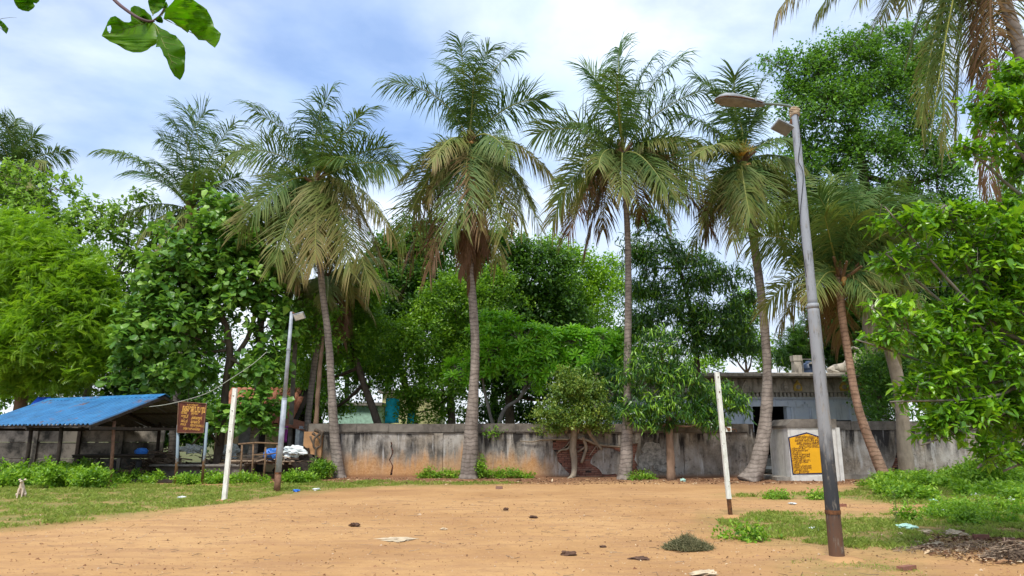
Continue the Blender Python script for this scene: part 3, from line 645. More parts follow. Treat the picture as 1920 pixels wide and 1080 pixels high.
# ---------------------------------------------------------------- shed with blue corrugated roof
sh = 1.18
RN = A(308, 742, 24.7); RF = A(105, 750, 27.5); zr = (RN[2]+RF[2])/2; RN[2] = RF[2] = zr
rd = unit(np.array([RF[0]-RN[0], RF[1]-RN[1], 0])); pf = np.array([rd[1], -rd[0], 0]); pf = pf if pf[1] < 0 else -pf
wS = 2.55; EN = RN+pf*wS; EN[2] = float(A(185, 797, EN[1])[2]); dz = EN[2]-zr
shed = thing('open_shed', 'open sided shed under a low blue corrugated metal roof', 'shed', (RN[0]-3, RN[1], 0))
LR = np.linalg.norm(RF-RN)+.6
def slope(side, nS, mat, nm):
    d = pf*side; w = LR/nS
    for i in range(nS):
        k = 5; pts = []; 
        for j in range(k*4+1):
            s = i*w+w*j/(k*4)+(.012 if i else 0); ph = (j % 4); zc_ = .055 if ph in (2, 3) else .0
            for t in (0, .33, .66, 1.0):
                b0 = RN+rd*s+d*(wS+(.03*((i*7) % 3)))*t; z = zr+dz*t+zc_-(.03*math.sin(t*3.1))*(.5+.5*math.sin(i*1.7))+.004*(i % 2)
                pts.append((b0[0], b0[1], z))
        m = MB(); n4 = 4; F = []
        for j in range(k*4):
            for t in range(3): F.append((j*4+t, j*4+t+1, (j+1)*4+t+1, (j+1)*4+t))
        m.add(pts, F); o = m.build(nm, mat, shed); at = o.data.attributes.new('groove_shade', 'FLOAT', 'POINT'); at.data.foreach_set('value', np.repeat([1.0 if j % 4 in (0, 1) else .0 for j in range(k*4+1)], 4).astype(np.float32))
        so = o.modifiers.new('thick', 'SOLIDIFY'); so.thickness = .006
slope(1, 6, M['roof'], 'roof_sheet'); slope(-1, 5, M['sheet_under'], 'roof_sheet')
m = MB(); a = RN-rd*.05; b_ = RN+rd*LR
for sd in (1, -1):
    d = pf*sd*.22; V = [a, b_, b_+d, a+d]; V = [(p[0], p[1], zr+.055+(dz*.22/wS if q > 1 else 0.01)) for q, p in enumerate(V)]; m.add(V, [(0, 1, 2, 3)]); 
rg = m.build('ridge_cap', M['roof'], shed); rg.modifiers.new('thick', 'SOLIDIFY').thickness = .01
def gp(px, py): return G(px, py)
def post(base, top, w, mat, name, parent, n=8, lean=0):
    return MB().tube([base, (np.asarray(base)+np.asarray(top))/2+np.array([.02, 0, 0]), top], [w, w*.95, w*.9], n, wob=.2).build(name, mat, parent, smooth=True)
pb = A(206, 905, 23.3); pb[2] = 0; post(pb, A(214, 790, 23.3), .055, M['rustpost'], 'post', shed)
for q, s_, t_ in ((.3, 1, .86), (.55, 1, .86), (.9, 1, .86), (.02, -1, .8), (.4, -1, .8), (.95, -1, .8)):
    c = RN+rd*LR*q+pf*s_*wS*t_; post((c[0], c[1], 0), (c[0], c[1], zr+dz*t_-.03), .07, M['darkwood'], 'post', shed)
for q in (.0, .5, 1.0):
    c = RN+rd*LR*q; a1 = c+pf*wS; a2 = c-pf*wS
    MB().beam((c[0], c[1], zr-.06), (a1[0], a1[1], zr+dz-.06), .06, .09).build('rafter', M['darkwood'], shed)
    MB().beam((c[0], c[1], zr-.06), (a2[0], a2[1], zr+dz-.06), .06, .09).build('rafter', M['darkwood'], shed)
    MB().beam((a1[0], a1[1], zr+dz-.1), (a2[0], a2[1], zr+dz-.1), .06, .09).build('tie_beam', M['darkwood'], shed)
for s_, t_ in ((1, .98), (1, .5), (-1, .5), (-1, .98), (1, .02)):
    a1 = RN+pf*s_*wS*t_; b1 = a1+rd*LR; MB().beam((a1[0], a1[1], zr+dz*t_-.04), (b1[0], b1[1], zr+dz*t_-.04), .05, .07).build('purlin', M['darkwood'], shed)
# slab wall behind the shed
sw = thing('slab_wall', 'mouldy wall of grey concrete slabs behind the shed', 'wall', (-20, 29.3, 0))
SY = 29.3; x = -27.0; k = 0
sm_ = []
while x < -16.2:
    for r_ in range(3):
        L = 1.75; MB().box((x+L/2, SY+.02*((k+r_) % 3), .34+r_*.66), (L-.03, .09, .64)).build('slab', M['slab'], sw)
    MB().box((x-.0, SY-.02, 1.02), (.14, .2, 2.12)).build('slab_post', M['darkwood'] if k % 2 else M['slab'], sw); x += 1.78; k += 1
# hand cart in the shed
P = A(236, 880, 25.6); P[2] = 0; cart = thing('hand_cart', 'dark wooden flat cart on two rubber wheels inside the shed', 'cart', P)
cz = float(A(236, 853, 25.6)[2])
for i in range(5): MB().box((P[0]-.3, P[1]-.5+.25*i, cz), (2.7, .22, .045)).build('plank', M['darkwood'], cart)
for dy in (-.45, .45): MB().beam((P[0]-1.7, P[1]+dy, cz-.06), (P[0]+1.2, P[1]+dy, cz-.06), .07, .09).build('rail', M['darkwood'], cart)
for px in (210, 259):
    c = A(px, 880, 25.2); c[2] = .37
    T = Matrix.Translation([float(q) for q in c]) @ Matrix.Rotation(R(25 if px == 259 else 35), 4, 'Z') @ Matrix.Rotation(R(90), 4, 'Y')
    wh = MB().lathe(None, [(.21, -.09), (.34, -.09), (.37, -.05), (.37, .05), (.34, .09), (.21, .09), (.20, 0)], 24, M=T).build('tyre', M['rubber'], cart, smooth=True)
    MB().lathe(None, [(.05, -.1), (.2, -.04), (.2, .04), (.05, .1)], 16, M=T).build('rim', M['rustpost'], wh)
for dx in (-1.5, -.8): MB().beam((P[0]+dx, P[1]-.4, cz-.1), (P[0]+dx-.05, P[1]-.4, .02), .06, .06).build('leg', M['darkwood'], cart)
MB().beam((P[0]-.4, P[1]-.3, .36), (P[0]+.7, P[1]-.3, .36), .07, .07).build('axle', M['wood'], cart)
c = A(265, 848, 25.6); bg = MB().lathe((c[0], c[1], cz+.02), [(.02, 0), (.2, .02), (.24, .12), (.15, .22), (.0, .24)], 10).build('plastic_bundle', M['plastic_blue']); tag(bg, 'round blue plastic bundle lying on the cart in the shed', 'bag')
# brown name sign on two posts
sg = thing('village_sign', 'rusty brown metal sign with faded yellow lettering on two posts', 'sign', gp(355, 907))
pl = gp(329, 907); pr = gp(379, 907); sy = float((pl[1]+pr[1])/2)
def sp(px, py): return A(px, py, sy)
for a_, b_ in (((329, 907), (334, 797)), ((378, 907), (388, 792))):
    a1 = sp(*a_); a1[2] = -.02; post(a1, sp(*b_), .05, M['signpost'], 'post', sg)
cs = [sp(334, 811), sp(383, 811.5), sp(389, 757), sp(337, 753)]
m = MB(); V = [(p[0], sy-.06, p[2]) for p in cs]+[(p[0], sy-.02, p[2]) for p in cs]; m.add(V, [(0, 1, 2, 3), (7, 6, 5, 4), (0, 4, 5, 1), (1, 5, 6, 2), (2, 6, 7, 3), (3, 7, 4, 0)]); pan = m.build('sign_panel', M['signbrown'], sg)
for i in range(4):
    MB().beam((cs[i][0], sy-.07, cs[i][2]), (cs[(i+1) % 4][0], sy-.07, cs[(i+1) % 4][2]), .03, .025).build('frame', M['rustpost'], pan)
tilt = math.atan2(cs[2][2]-cs[3][2], cs[2][0]-cs[3][0])
for t, px, py, w, hgt, bo in (("அருள்மிகு ஸ்ரீ", 355, 760.2, 18, .09, .004), ("நஞ்சுண்டாபுரம்", 343, 770.5, 44, .30, .03), ("கிராமம்", 341, 775.5, 11, .13, .02), ("தெற்குமேடு", 360, 777, 13, .13, .02), ("ஊராட்சி", 341, 783, 13, .14, .02), ("அண்ணாநகர்", 360, 785.5, 20, .14, .02), ("வட்டம்", 341, 791, 12, .13, .02), ("வளவனூர்", 359, 793, 17, .14, .02), ("மாவட்டம்", 340, 797, 10, .12, .015), ("விழுப்புரம் மாவட்டம்", 358, 799, 26, .12, .015), ("தமிழ்நாடு அரசு வரவேற்கிறது", 345, 804.5, 32, .10, .012)):
    q = sp(px, py); text(t, hgt, (q[0], sy-.064, q[2]), M['signyellow'], pan, width=S(w, q), bold=bo, ry=tilt)
# low plinth wall behind the sign
P = A(420, 893, 26.5); lw_ = thing('low_wall', 'low mossy concrete wall between sign and rail fence', 'wall', (P[0], 26.6, 0))
a1, b1 = float(A(384, 880, 26.5)[0]), float(A(458, 880, 26.5)[0]); ztl = float(A(420, 873, 26.5)[2])
MB().box(((a1+b1)/2, 26.7, ztl/2-.02), (b1-a1, .5, ztl)).build('wall_body', M['coping'], lw_); MB().box(((a1+b1)/2-1, 26.68, ztl+.01), (b1-a1+2.1, .6, .06)).build('top_slab', M['concrete'], lw_)
MB().box((a1-.95, 26.8, ztl/2-.04), (1.9, .3, ztl-.02)).build('wall_body', M['coping'], lw_)
# pole rail fence
fy = 25.2; rf_ = thing('rail_fence', 'low fence of rough wooden poles with one top rail', 'fence', (float(A(488, 890, fy)[0]), fy, 0))
def fp(px, py): return A(px, py, fy)
for a_, b_ in (((449, 897), (454, 834)), ((471, 899), (475, 832)), ((494, 897), (498, 838)), ((515, 900), (520, 835))):
    p = fp(*a_); p[2] = -.02; post(p, fp(*b_), .035, M['wood'], 'post', rf_)
MB().tube([fp(447, 833), fp(480, 830), fp(524, 832)], [.035, .03, .03], 7).build('rail', M['wood'], rf_)
MB().tube([fp(474, 853), fp(500, 852), fp(530, 848)], [.025, .025, .02], 6).build('rail', M['wood'], rf_)
# ---------------------------------------------------------------- tiled house behind the broad leaved tree
hy = 31.5; hs_ = thing('tiled_house', 'small ochre walled house with orange clay tile roof behind the trees', 'house', (float(A(465, 850, hy)[0]), hy, 0))
hl, hr = float(A(396, 840, hy)[0]), float(A(545, 840, hy)[0]); he = float(A(470, 792, hy)[2]); hrz = float(A(470, 728, hy+2.2)[2])
for a_, b_, mt in ((0, .30, 'ochre'), (.30, .46, 'concrete'), (.64, 1, 'ochre')): MB().box((hl+(hr-hl)*(a_+b_)/2, hy+.4, he/2), ((hr-hl)*(b_-a_), .2, he)).build('wall', M[mt], hs_)
MB().box((hl+(hr-hl)*.55, hy+.4, he-.15), ((hr-hl)*.18, .2, .3)).build('wall', M['ochre'], hs_)
MB().box((hl+(hr-hl)*.55, hy+.42, he/2-.15), ((hr-hl)*.18, .05, he-.3)).build('door', M['darkwood'], hs_)
MB().box(((hl+hr)/2, hy+4.3, he/2), (hr-hl, .2, he)).build('wall', M['ochre'], hs_)
MB().box((hl+(hr-hl)*.25, hy+.28, he*.45), (.55, .06, .4)).build('window', M['black'], hs_)
tile_me = None
m = MB(); pr_ = [(-.13, 0), (-.08, .05), (0, .065), (.08, .05), (.13, 0), (.08, .028), (0, .042), (-.08, .028)]
V = [(x_, y_, z_+(0 if y_ < 0 else .0)) for y_ in (-.22, .22) for x_, z_ in pr_]
m.add(V, [(i, (i+1) % 8, (i+1) % 8+8, i+8) for i in range(8)]+[tuple(range(8))[::-1], tuple(range(8, 16))])
tile_me = bpy.data.meshes.new('roof_tile'); tile_me.from_pydata(m.v, [], m.f); tile_me.materials.append(M['tile']); tile_me.update()
roof = MB().plate([[(hl-.2, 0), (hr+.2, 0), (hr+.2, .05), (hl-.2, .05)]], 0, .1); roof = MB()
ang = math.atan2(hrz-he, 2.0)
V = [(hl-.2, hy-.1, he-.08), (hr+.2, hy-.1, he-.08), (hr+.2, hy+2.2, hrz-.05), (hl-.2, hy+2.2, hrz-.05), (hl-.2, hy+4.6, he-.08), (hr+.2, hy+4.6, he-.08)]
roof.add(V, [(0, 1, 2, 3), (3, 2, 5, 4)]); roof = roof.build('roof', M['darkwood'], hs_)
sl_ = math.hypot(2.2, hrz-he); nr = int(sl_/.36); nc = int((hr-hl+.3)/.27)
for r_ in range(nr):
    t = (r_+.5)/nr
    for c_ in range(nc):
        if random.random() < .03: continue
        T = Matrix.Translation((hl-.1+.27*c_+.01*math.sin(r_), hy-.1+2.3*t, he-.06+(hrz-he)*t+.03)) @ Matrix.Rotation(ang+.05, 4, 'X') @ Matrix.Rotation(random.uniform(-.03, .03), 4, 'Z')
        link('roof_tile', tile_me, roof, T)
# far painted walls glimpsed through the trees
P = A(670, 780, 40); o = thing('green_house', 'pale green house wall glimpsed behind the tree trunks', 'house', (P[0], 40, 0))
w_ = S(90, P); MB().box((P[0]-.2, 41.5, 1.6), (w_, 3, 3.4)).build('wall', M['palegreen'], o); MB().box((P[0]-.2, 41.5, 3.4), (w_+.5, 3.5, .18)).build('roof', M['concrete'], o)
P = A(752, 780, 42); o = thing('yellow_house', 'pale yellow house glimpsed through trees behind a blue cloth', 'house', (P[0], 42, 0))
w_ = S(110, P); MB().box((P[0]+.6, 43.5, 2.0), (w_, 3, 4.2)).build('wall', M['paleyellow'], o); MB().box((P[0]+.6, 43.5, 4.25), (w_+.5, 3.5, .18)).build('roof', M['concrete'], o)
def sheet(c, w, h, mat, name, amp=.06, seed=0, nx=10, ny=8, drape=0.0, rz=0.0):
    V = []; 
    for j in range(ny+1):
        for i in range(nx+1):
            x = (i/nx-.5)*w; z = (j/ny-.5)*h; y = amp*noise.noise(Vector((x*2.5+seed, z*1.2, seed)))*2; x2 = x*(1+.15*noise.noise(Vector((z*2, seed, 1))))
            zz = z+.08*h*noise.noise(Vector((x*3, seed, 4)))
            V.append((c[0]+x2*math.cos(rz)-y*math.sin(rz), c[1]+y*math.cos(rz)+x2*math.sin(rz)-drape*z, c[2]+zz))
    F = [(j*(nx+1)+i, j*(nx+1)+i+1, (j+1)*(nx+1)+i+1, (j+1)*(nx+1)+i) for j in range(ny) for i in range(nx)]
    m = MB().add(V, F); o = m.build(name, mat, smooth=True); s_ = o.modifiers.new('thick', 'SOLIDIFY'); s_.thickness = .01; return o
P = A(735, 770, 33); o = sheet(P, S(26, P), S(46, P), M['cyan'], 'hanging_cloth', .15, 3); tag(o, 'bright cyan cloth hanging between trees behind the wall', 'cloth', 'cyan cloths behind the wall')
P = A(770, 784, 33.4); o = sheet(P, S(14, P), S(30, P), M['cyan'], 'hanging_cloth', .15, 8); tag(o, 'small cyan cloth right of the larger cyan cloth behind wall', 'cloth', 'cyan cloths behind the wall')
P = A(533, 815, 29); o = sheet(P, S(14, P), S(30, P), M['purple'], 'hanging_cloth', .1, 5); tag(o, 'purple cloth hanging beside the thin grey pole', 'cloth')
P = A(75, 757, 28.6); o = sheet(P, S(30, P), S(26, P), M['tarp_blue'], 'tarpaulin', .25, 2, drape=-.3); tag(o, 'crumpled blue tarpaulin above left end of shed roof', 'tarpaulin')
# tin sheets and little lean-to by the wall end
P = A(567, 840, 29.5); o = thing('tin_fence', 'upright grey tin sheets beside the wall end', 'fence', (P[0], 29.5, 0))
for i, px in enumerate((557, 563, 569, 575)):
    q = A(px, 830, 29.5+.05*i); MB().box((q[0], q[1], .95+.05*(i % 2)), (.17, .02, 1.9+.1*(i % 2)), .1*i).build('tin_sheet', M['galv' if i % 2 else 'plastic_white'], o)
P = A(548, 800, 30); o = thing('lean_to', 'little lean-to roof of rusty tin beside the thin pole', 'shelter', (P[0], 30, 0))
zl = float(P[2]); m = MB(); m.add([(P[0]-.5, 29.6, zl+.12), (P[0]+.75, 29.4, zl-.16), (P[0]+.8, 31, zl+.1), (P[0]-.5, 31, zl+.4)], [(0, 1, 2, 3)]); q = m.build('roof_sheet', M['tile'], o); q.modifiers.new('t', 'SOLIDIFY').thickness = .03
for dx in (-.4, .6): MB().tube([(P[0]+dx, 29.7, 0), (P[0]+dx, 29.7, zl-.05)], .05, 6).build('post', M['wood'], o)
MB().box((P[0]+.1, 30.6, zl/2), (1.3, .06, zl)).build('back_panel', M['darkwood'], o)
# pile under white net / sacks
P = A(552, 862, 27.2); o = thing('covered_heap', 'heap of scrap draped with crumpled white plastic beside wall end', 'heap', (P[0], 27.2, 0))
def lump(c, rx, ry, rz, mat, name, parent=None, seed=0, amp=.25, n=14):
    V = []; F = []
    for j in range(n+1):
        th = math.pi*j/n
        for i in range(n*2):
            ph = math.pi*i/n; d = Vector((math.sin(th)*math.cos(ph), math.sin(th)*math.sin(ph), math.cos(th)))
            k = 1+amp*noise.fractal(d*2.2+Vector((seed*3.1, 0, 0)), 1., 2., 4)
            V.append((c[0]+d.x*rx*k, c[1]+d.y*ry*k, c[2]+d.z*rz*k))
    F = [(j*2*n+i, j*2*n+(i+1) % (2*n), (j+1)*2*n+(i+1) % (2*n), (j+1)*2*n+i) for j in range(n) for i in range(2*n)]
    return MB().add(V, F).build(name, mat, parent, smooth=False)
lump((P[0]+.1, 27.5, .45), .85, .6, .62, M['darkwood'], 'heap_body', o, 3, .5)
c = A(553, 846, 27.0); lump((c[0]-.05, 27.1, c[2]-.02), .45, .32, .22, M['plastic_white'], 'cover', o, 5, .55)
P = A(511, 851, 26.6); o = lump((P[0], P[1], P[2]), .34, .25, .22, M['plastic_blue'], 'plastic_drum', None, 7, .25); tag(o, 'blue plastic sack resting on stacked poles behind rail fence', 'sack')
P = A(430, 848, 28.5); o = lump((P[0], P[1], P[2]+.0), .35, .3, .3, M['plastic_white'], 'cloth_bundle', None, 9, .5); tag(o, 'white cloth bundle beside the dark trunk behind sign', 'bundle')
P = A(360, 842, 27.8); o = lump((P[0], P[1], P[2]), .42, .3, .16, M['plastic_white'], 'cloth_bundle', None, 11, .6); tag(o, 'white rag heap seen between the sign posts', 'bundle')
def sticks(name, c, rx, ry, h, n, label, cat, mat='sticks', L=(.5, 1.6), rad=(.008, .03), seed=1, flat=.25):
    rr = np.random.default_rng(seed); m = []; F = []; var = []; k = 0
    for i in range(n):
        a = rr.uniform(0, 6.28); q = rr.uniform(0, 1)**.6; x = c[0]+rx*q*math.cos(a); y = c[1]+ry*q*math.sin(a); z = c[2]+.02+h*(1-q)*rr.uniform(.15, 1)
        d = unit(np.array([rr.normal(), rr.normal(), rr.normal()*flat])); l = rr.uniform(*L)/2; r_ = rr.uniform(*rad); s1 = unit(np.cross(d, [0.1, 0, 1])); s2 = np.cross(s1, d); vv = rr.uniform(0, 1); bend = rr.normal(size=3)*l*.12
        for t in (-1, 0, 1):
            p = np.array([x, y, z])+d*l*t+bend*(t == 0); p[2] = max(p[2], c[2]+.01)
            for j in range(3): an = 2.094*j; m.append(p+(s1*math.cos(an)+s2*math.sin(an))*r_*(1-.25*t)); var.append(vv)
        for t in range(2):
            for j in range(3): F.append((k+t*3+j, k+t*3+(j+1) % 3, k+t*3+3+(j+1) % 3, k+t*3+3+j))
        k += 9
    o = link(name, np_mesh(name, m, F, M[mat], var)); return tag(o, label, cat)
P = A(300, 872, 27.6); sticks('firewood_heap', (P[0], 27.6, 0), 1.0, .8, 1.25, 420, 'heap of dry brown firewood sticks behind the shed', 'firewood heap')
P = A(405, 862, 28.2); sticks('brushwood_heap', (P[0], 28.2, .1), 1.0, .8, .9, 220, 'tangled grey brushwood heap behind the low wall', 'brushwood heap', seed=4)
P = A(498, 858, 27.2); sticks('pole_stack', (P[0], 27.2, .55), .9, .3, .35, 60, 'stack of long poles lying behind the rail fence', 'pole stack', L=(1.6, 2.6), rad=(.02, .04), seed=6, flat=.05)
# leaning planks behind the sign
P = A(372, 845, 28); o = MB().beam((P[0]-.5, 28, 1.0), (P[0]+.4, 27.8, 1.9), .07, .04).build('leaning_plank', M['wood']); tag(o, 'pale plank leaning up above the white rag heap', 'plank')
# shed floor kerb
P = A(250, 902, 24.2); o = MB().box((P[0], 24.4, .07), (3.0, .35, .10)).build('floor_kerb', M['mortar']); tag(o, kind='structure', label='low red kerb along the shed floor')
# ---------------------------------------------------------------- posts on the playground
def tapered(a, b, ra, rb_, n=14, k=10): return MB().tube([np.asarray(a)+(np.asarray(b)-np.asarray(a))*i/k for i in range(k+1)], [ra+(rb_-ra)*i/k for i in range(k+1)], n)
b0 = G(420, 941); t0 = A(441, 728, b0[1]+.02)
o = thing('net_post', 'white square net post left, clean painted down to the sand', 'post', b0); b0[2] = -.05
MB().beam(b0, t0, .10, .10, up=(0, 1, 0)).build('shaft', M['whitepost'], o)
MB().box((b0[0]+.02, b0[1], .025), (.34, .26, .05)).build('foot_mound', M['dirt'], o)
for f_ in (.62, .8, .93):
    q = b0+(t0-b0)*f_; MB().box((q[0], q[1]-.053, q[2]), (.02, .012, .02)).build('bolt', M['rust'], o)
b0 = G(1370, 969); t0 = A(1344, 698, b0[1]+.02)
o = thing('net_post', 'white net post right, with rusty foot and a winch handle', 'post', b0); b0[2] = -.05
s1 = b0+(t0-b0)*.135
MB().beam(s1, t0, .085, .085, up=(0, 1, 0)).build('shaft', M['whitepost'], o); MB().beam(b0, s1, .07, .07, up=(0, 1, 0)).build('foot', M['rust'], o)
for f_ in (.86, .965):
    q = b0+(t0-b0)*f_; MB().box((q[0]+.005, q[1]-.046, q[2]), (.02, .012, .03)).build('bolt_hole', M['rust'], o)
q = A(1366, 805, b0[1]); wn = MB().box((q[0]-.01, q[1], q[2]), (.11, .09, .10)).build('winch', M['whitepost'], o)
T = Matrix.Translation((q[0]-.01, q[1]-.05, q[2])) @ Matrix.Rotation(R(90), 4, 'X'); MB().lathe(None, [(.035, 0), (.035, .015), (.0, .016)], 12, M=T).build('gear', M['rust'], wn)
MB().tube([(q[0]+.04, q[1], q[2]), (q[0]+.15, q[1], q[2]), (q[0]+.155, q[1], q[2]-.05)], .011, 6).build('crank', M['rust'], wn)
q2 = A(1358, 801, b0[1]); MB().beam((q2[0], q2[1]-.05, q2[2]+.01), (q[0]+.02, q[1]-.05, q[2]), .02, .02).build('clamp', M['rust'], wn)
# near lamp post
b0 = G(1570, 1048); t0 = A(1489, 208, b0[1]+.05); lp = thing('lamp_post', 'tall grey street lamp post with black lower shaft and rusty foot', 'street lamp', b0); b0[2] = -.1
j0 = b0+(t0-b0)*.535
sh_ = MB(); pts = [b0+(j0-b0)*i/40 for i in range(41)]; rr_ = [.096-.018*i/40+.0016*noise.noise(Vector((0, 0, i*1.3))) for i in range(41)]
sh_.tube(pts, rr_, 20, wob=.03); sh_.build('lower_shaft', M['pole'], lp, smooth=True)
pts = [j0+(t0-j0)*i/30 for i in range(31)]; MB().tube(pts, [.066-.012*i/30 for i in range(31)], 18, wob=.02).build('upper_shaft', M['pole'], lp, smooth=True)
MB().tube([j0-(t0-j0)*.012, j0+(t0-j0)*.012], [.082, .080], 20).build('collar', M['pole'], lp, smooth=True)
q = b0+(t0-b0)*.102; MB().tube([q, q+(t0-b0)*.008], [.099, .098], 20).build('band', M['rust'], lp)
ly = t0[1]
def lpnt(px, py, dy=0): return A(px, py, ly+dy)
MB().tube(smoothpath([lpnt(1492, 216), lpnt(1489, 205), lpnt(1478, 198.5), lpnt(1455, 195.5), lpnt(1428, 194)], 5), .021, 8).build('arm', M['armgreen'], lp, smooth=True)
# cobra-head luminaire: lofted sections along its length
A0, A1 = lpnt(1433, 196), lpnt(1341, 187); ax = A1-A0; Ln = np.linalg.norm(ax); ax = ax/Ln; up_ = unit(np.cross(ax, [0, 1, 0])); up_ = up_ if up_[2] > 0 else -up_; sd_ = np.cross(ax, up_)
secs = [(0, .035, .035, .035), (.06, .055, .05, .045), (.16, .085, .055, .06), (.3, .12, .07, .055), (.5, .145, .095, .05), (.68, .15, .118, .045), (.82, .14, .11, .04), (.93, .10, .075, .03), (1., .04, .02, .015)]
m = MB(); V = []; n = 16
for t, w, u_, d_ in secs:
    for j in range(n):
        a = 2*math.pi*j/n; s_ = math.sin(a); V.append(A0+ax*Ln*t+sd_*w*math.cos(a)+up_*((u_*s_) if s_ > 0 else 0))
m.add(V, [(i*n+j, i*n+(j+1) % n, (i+1)*n+(j+1) % n, (i+1)*n+j) for i in range(len(secs)-1) for j in range(n)]+[tuple(range(n))[::-1], tuple((len(secs)-1)*n+j for j in range(n))])
hd = m.build('lamp_housing', M['luminaire'], lp, smooth=True)
m = MB(); V = []
for t, w, u_, d_ in secs:
    for j in range(n):
        a = 2*math.pi*j/n; s_ = math.sin(a); V.append(A0+ax*Ln*t+sd_*w*.96*math.cos(a)-up_*(.004+(d_*.75*-s_ if s_ < 0 else 0)))
m.add(V, [(i*n+j, i*n+(j+1) % n, (i+1)*n+(j+1) % n, (i+1)*n+j) for i in range(len(secs)-1) for j in range(n)]+[tuple(range(n))[::-1]])
m.build('lens', M['lens'], hd, smooth=True)
m = MB(); rim = [A0+ax*Ln*t+sd_*w*1.02 for t, w, _, _ in secs[1:]]+[A0+ax*Ln*t-sd_*w*1.02 for t, w, _, _ in secs[:0:-1]]
m.tube([tuple(p) for p in rim]+[tuple(rim[0])], .008, 6); m.build('rim', M['rust'], hd)
for t in (.22, .78): q = A0+ax*Ln*t-sd_*.11*np.sign(sd_[1])*1; MB().box((q[0], min(q[1], A0[1]-.1), q[2]+.01), (.03, .03, .05)).build('latch', M['galv'], hd)
# flood light under the arm
f0, f1 = lpnt(1483, 247, -.05), lpnt(1451, 231, -.12); c = (f0+f1)/2; dx = unit(f1-f0); nn = unit(np.array([-.35, -.55, -.75])); nn = unit(nn-dx*np.dot(nn, dx)); s2 = np.cross(dx, nn)
MM = Matrix(((dx[0], s2[0], nn[0], c[0]), (dx[1], s2[1], nn[1], c[1]), (dx[2], s2[2], nn[2], c[2]), (0, 0, 0, 1)))
fl = MB().box(None, (.27, .19, .035), M=MM).build('flood_light', M['luminaire'], lp); MB().box(None, (.245, .165, .012), M=MM @ Matrix.Translation((0, 0, .022))).build('lens', M['lens'], fl)
m = MB().beam(lpnt(1484, 224), lpnt(1480, 246, -.04), .03, .03); m.build('bracket', M['rust'], lp)
rg = MB()
for i in range(6):
    q = lpnt(1490, 205+i*2.3); rg.tube([q+np.array([.06*math.cos(a), .06*math.sin(a), .012*math.sin(a*2+i)]) for a in np.linspace(0, 6.6, 12)], .016+.004*math.sin(i*2), 6)
rg.build('tied_rag', M['cloth'], lp)
MB().tube(smoothpath([lpnt(1495, 214, -.06), lpnt(1501, 260, -.08), lpnt(1497, 300, -.085), lpnt(1506, 330, -.085), lpnt(1500, 420, -.085), lpnt(1512, 520, -.085)], 6), .005, 5).build('hanging_wire', M['black'], lp)
for q_, r_ in ((G(1570, 1048), .27), (G(1370, 969), .2)): MB().lathe((q_[0]+.03, q_[1], -.02), [(r_*1.3, 0), (r_, .03), (r_*.6, .055), (r_*.3, .062)], 18).build('foot_mound', M['dirt'], lp if r_ > .25 else o, smooth=True)
# left lamp post
b0 = G(519, 921); t0 = A(547, 585, b0[1]+.05); l2 = thing('lamp_post', 'slender pale grey lamp post with square flood light near wall end', 'street lamp', b0); b0[2] = -.05
j = b0+(t0-b0)*.1; MB().tube([b0, j], [.095, .092], 14).build('foot', M['rustpost'], l2, smooth=True)
k1 = b0+(t0-b0)*.5; MB().tube([j, (j+k1)/2, k1], [.088, .082, .078], 14).build('lower_shaft', M['galv'], l2, smooth=True)
k2 = b0+(t0-b0)*1.0; MB().tube([k1, (k1+k2)/2, k2], [.062, .056, .05], 12).build('upper_shaft', M['galv'], l2, smooth=True)
for f_ in (.1, .5, .78): q = b0+(t0-b0)*f_; MB().tube([q, q+np.array([0, 0, .05])], [.1-.04*f_]*2, 14).build('collar', M['rust' if f_ == .1 else 'galv'], l2)
c = A(561, 593, b0[1]-.15); dx = unit(A(570, 588, b0[1])-A(549, 594, b0[1])); nn = unit(np.array([.1, -.8, -.6])); nn = unit(nn-dx*np.dot(nn, dx)); s2 = np.cross(dx, nn)
MM = Matrix(((dx[0], s2[0], nn[0], c[0]), (dx[1], s2[1], nn[1], c[1]), (dx[2], s2[2], nn[2], c[2]), (0, 0, 0, 1)))
fl = MB().box(None, (.33, .22, .05), M=MM).build('flood_light', M['luminaire'], l2); MB().box(None, (.28, .18, .012), M=MM @ Matrix.Translation((0, 0, .03))).build('lens', M['plastic_white'], fl)
MB().beam(t0, c, .035, .035).build('bracket', M['rust'], l2)
# thin concrete pole behind it
b0 = A(541, 880, 30); b0[2] = 0; t0 = A(554, 637, 30); o = thing('utility_pole', 'thin plain grey concrete pole behind the left lamp post', 'pole', b0); MB().beam(b0, t0, .16, .13, up=(0, 1, 0)).build('shaft', M['concrete'], o)
MB().beam(A(547, 646, 30), A(561, 643, 30), .05, .05).build('cross_piece', M['darkwood'], o)
# service cable from shed to the broad leaved tree
o = MB().tube(smoothpath([A(268, 764, 24.4), A(320, 757, 23.6), A(386, 738, 23.8), A(428, 713, 24.2), A(472, 684, 24.8), A(500, 660, 25.5)], 6), .012, 5).build('service_cable', M['cable']); tag(o, 'thin pale cable rising from the shed to the broad leaved tree', 'cable')
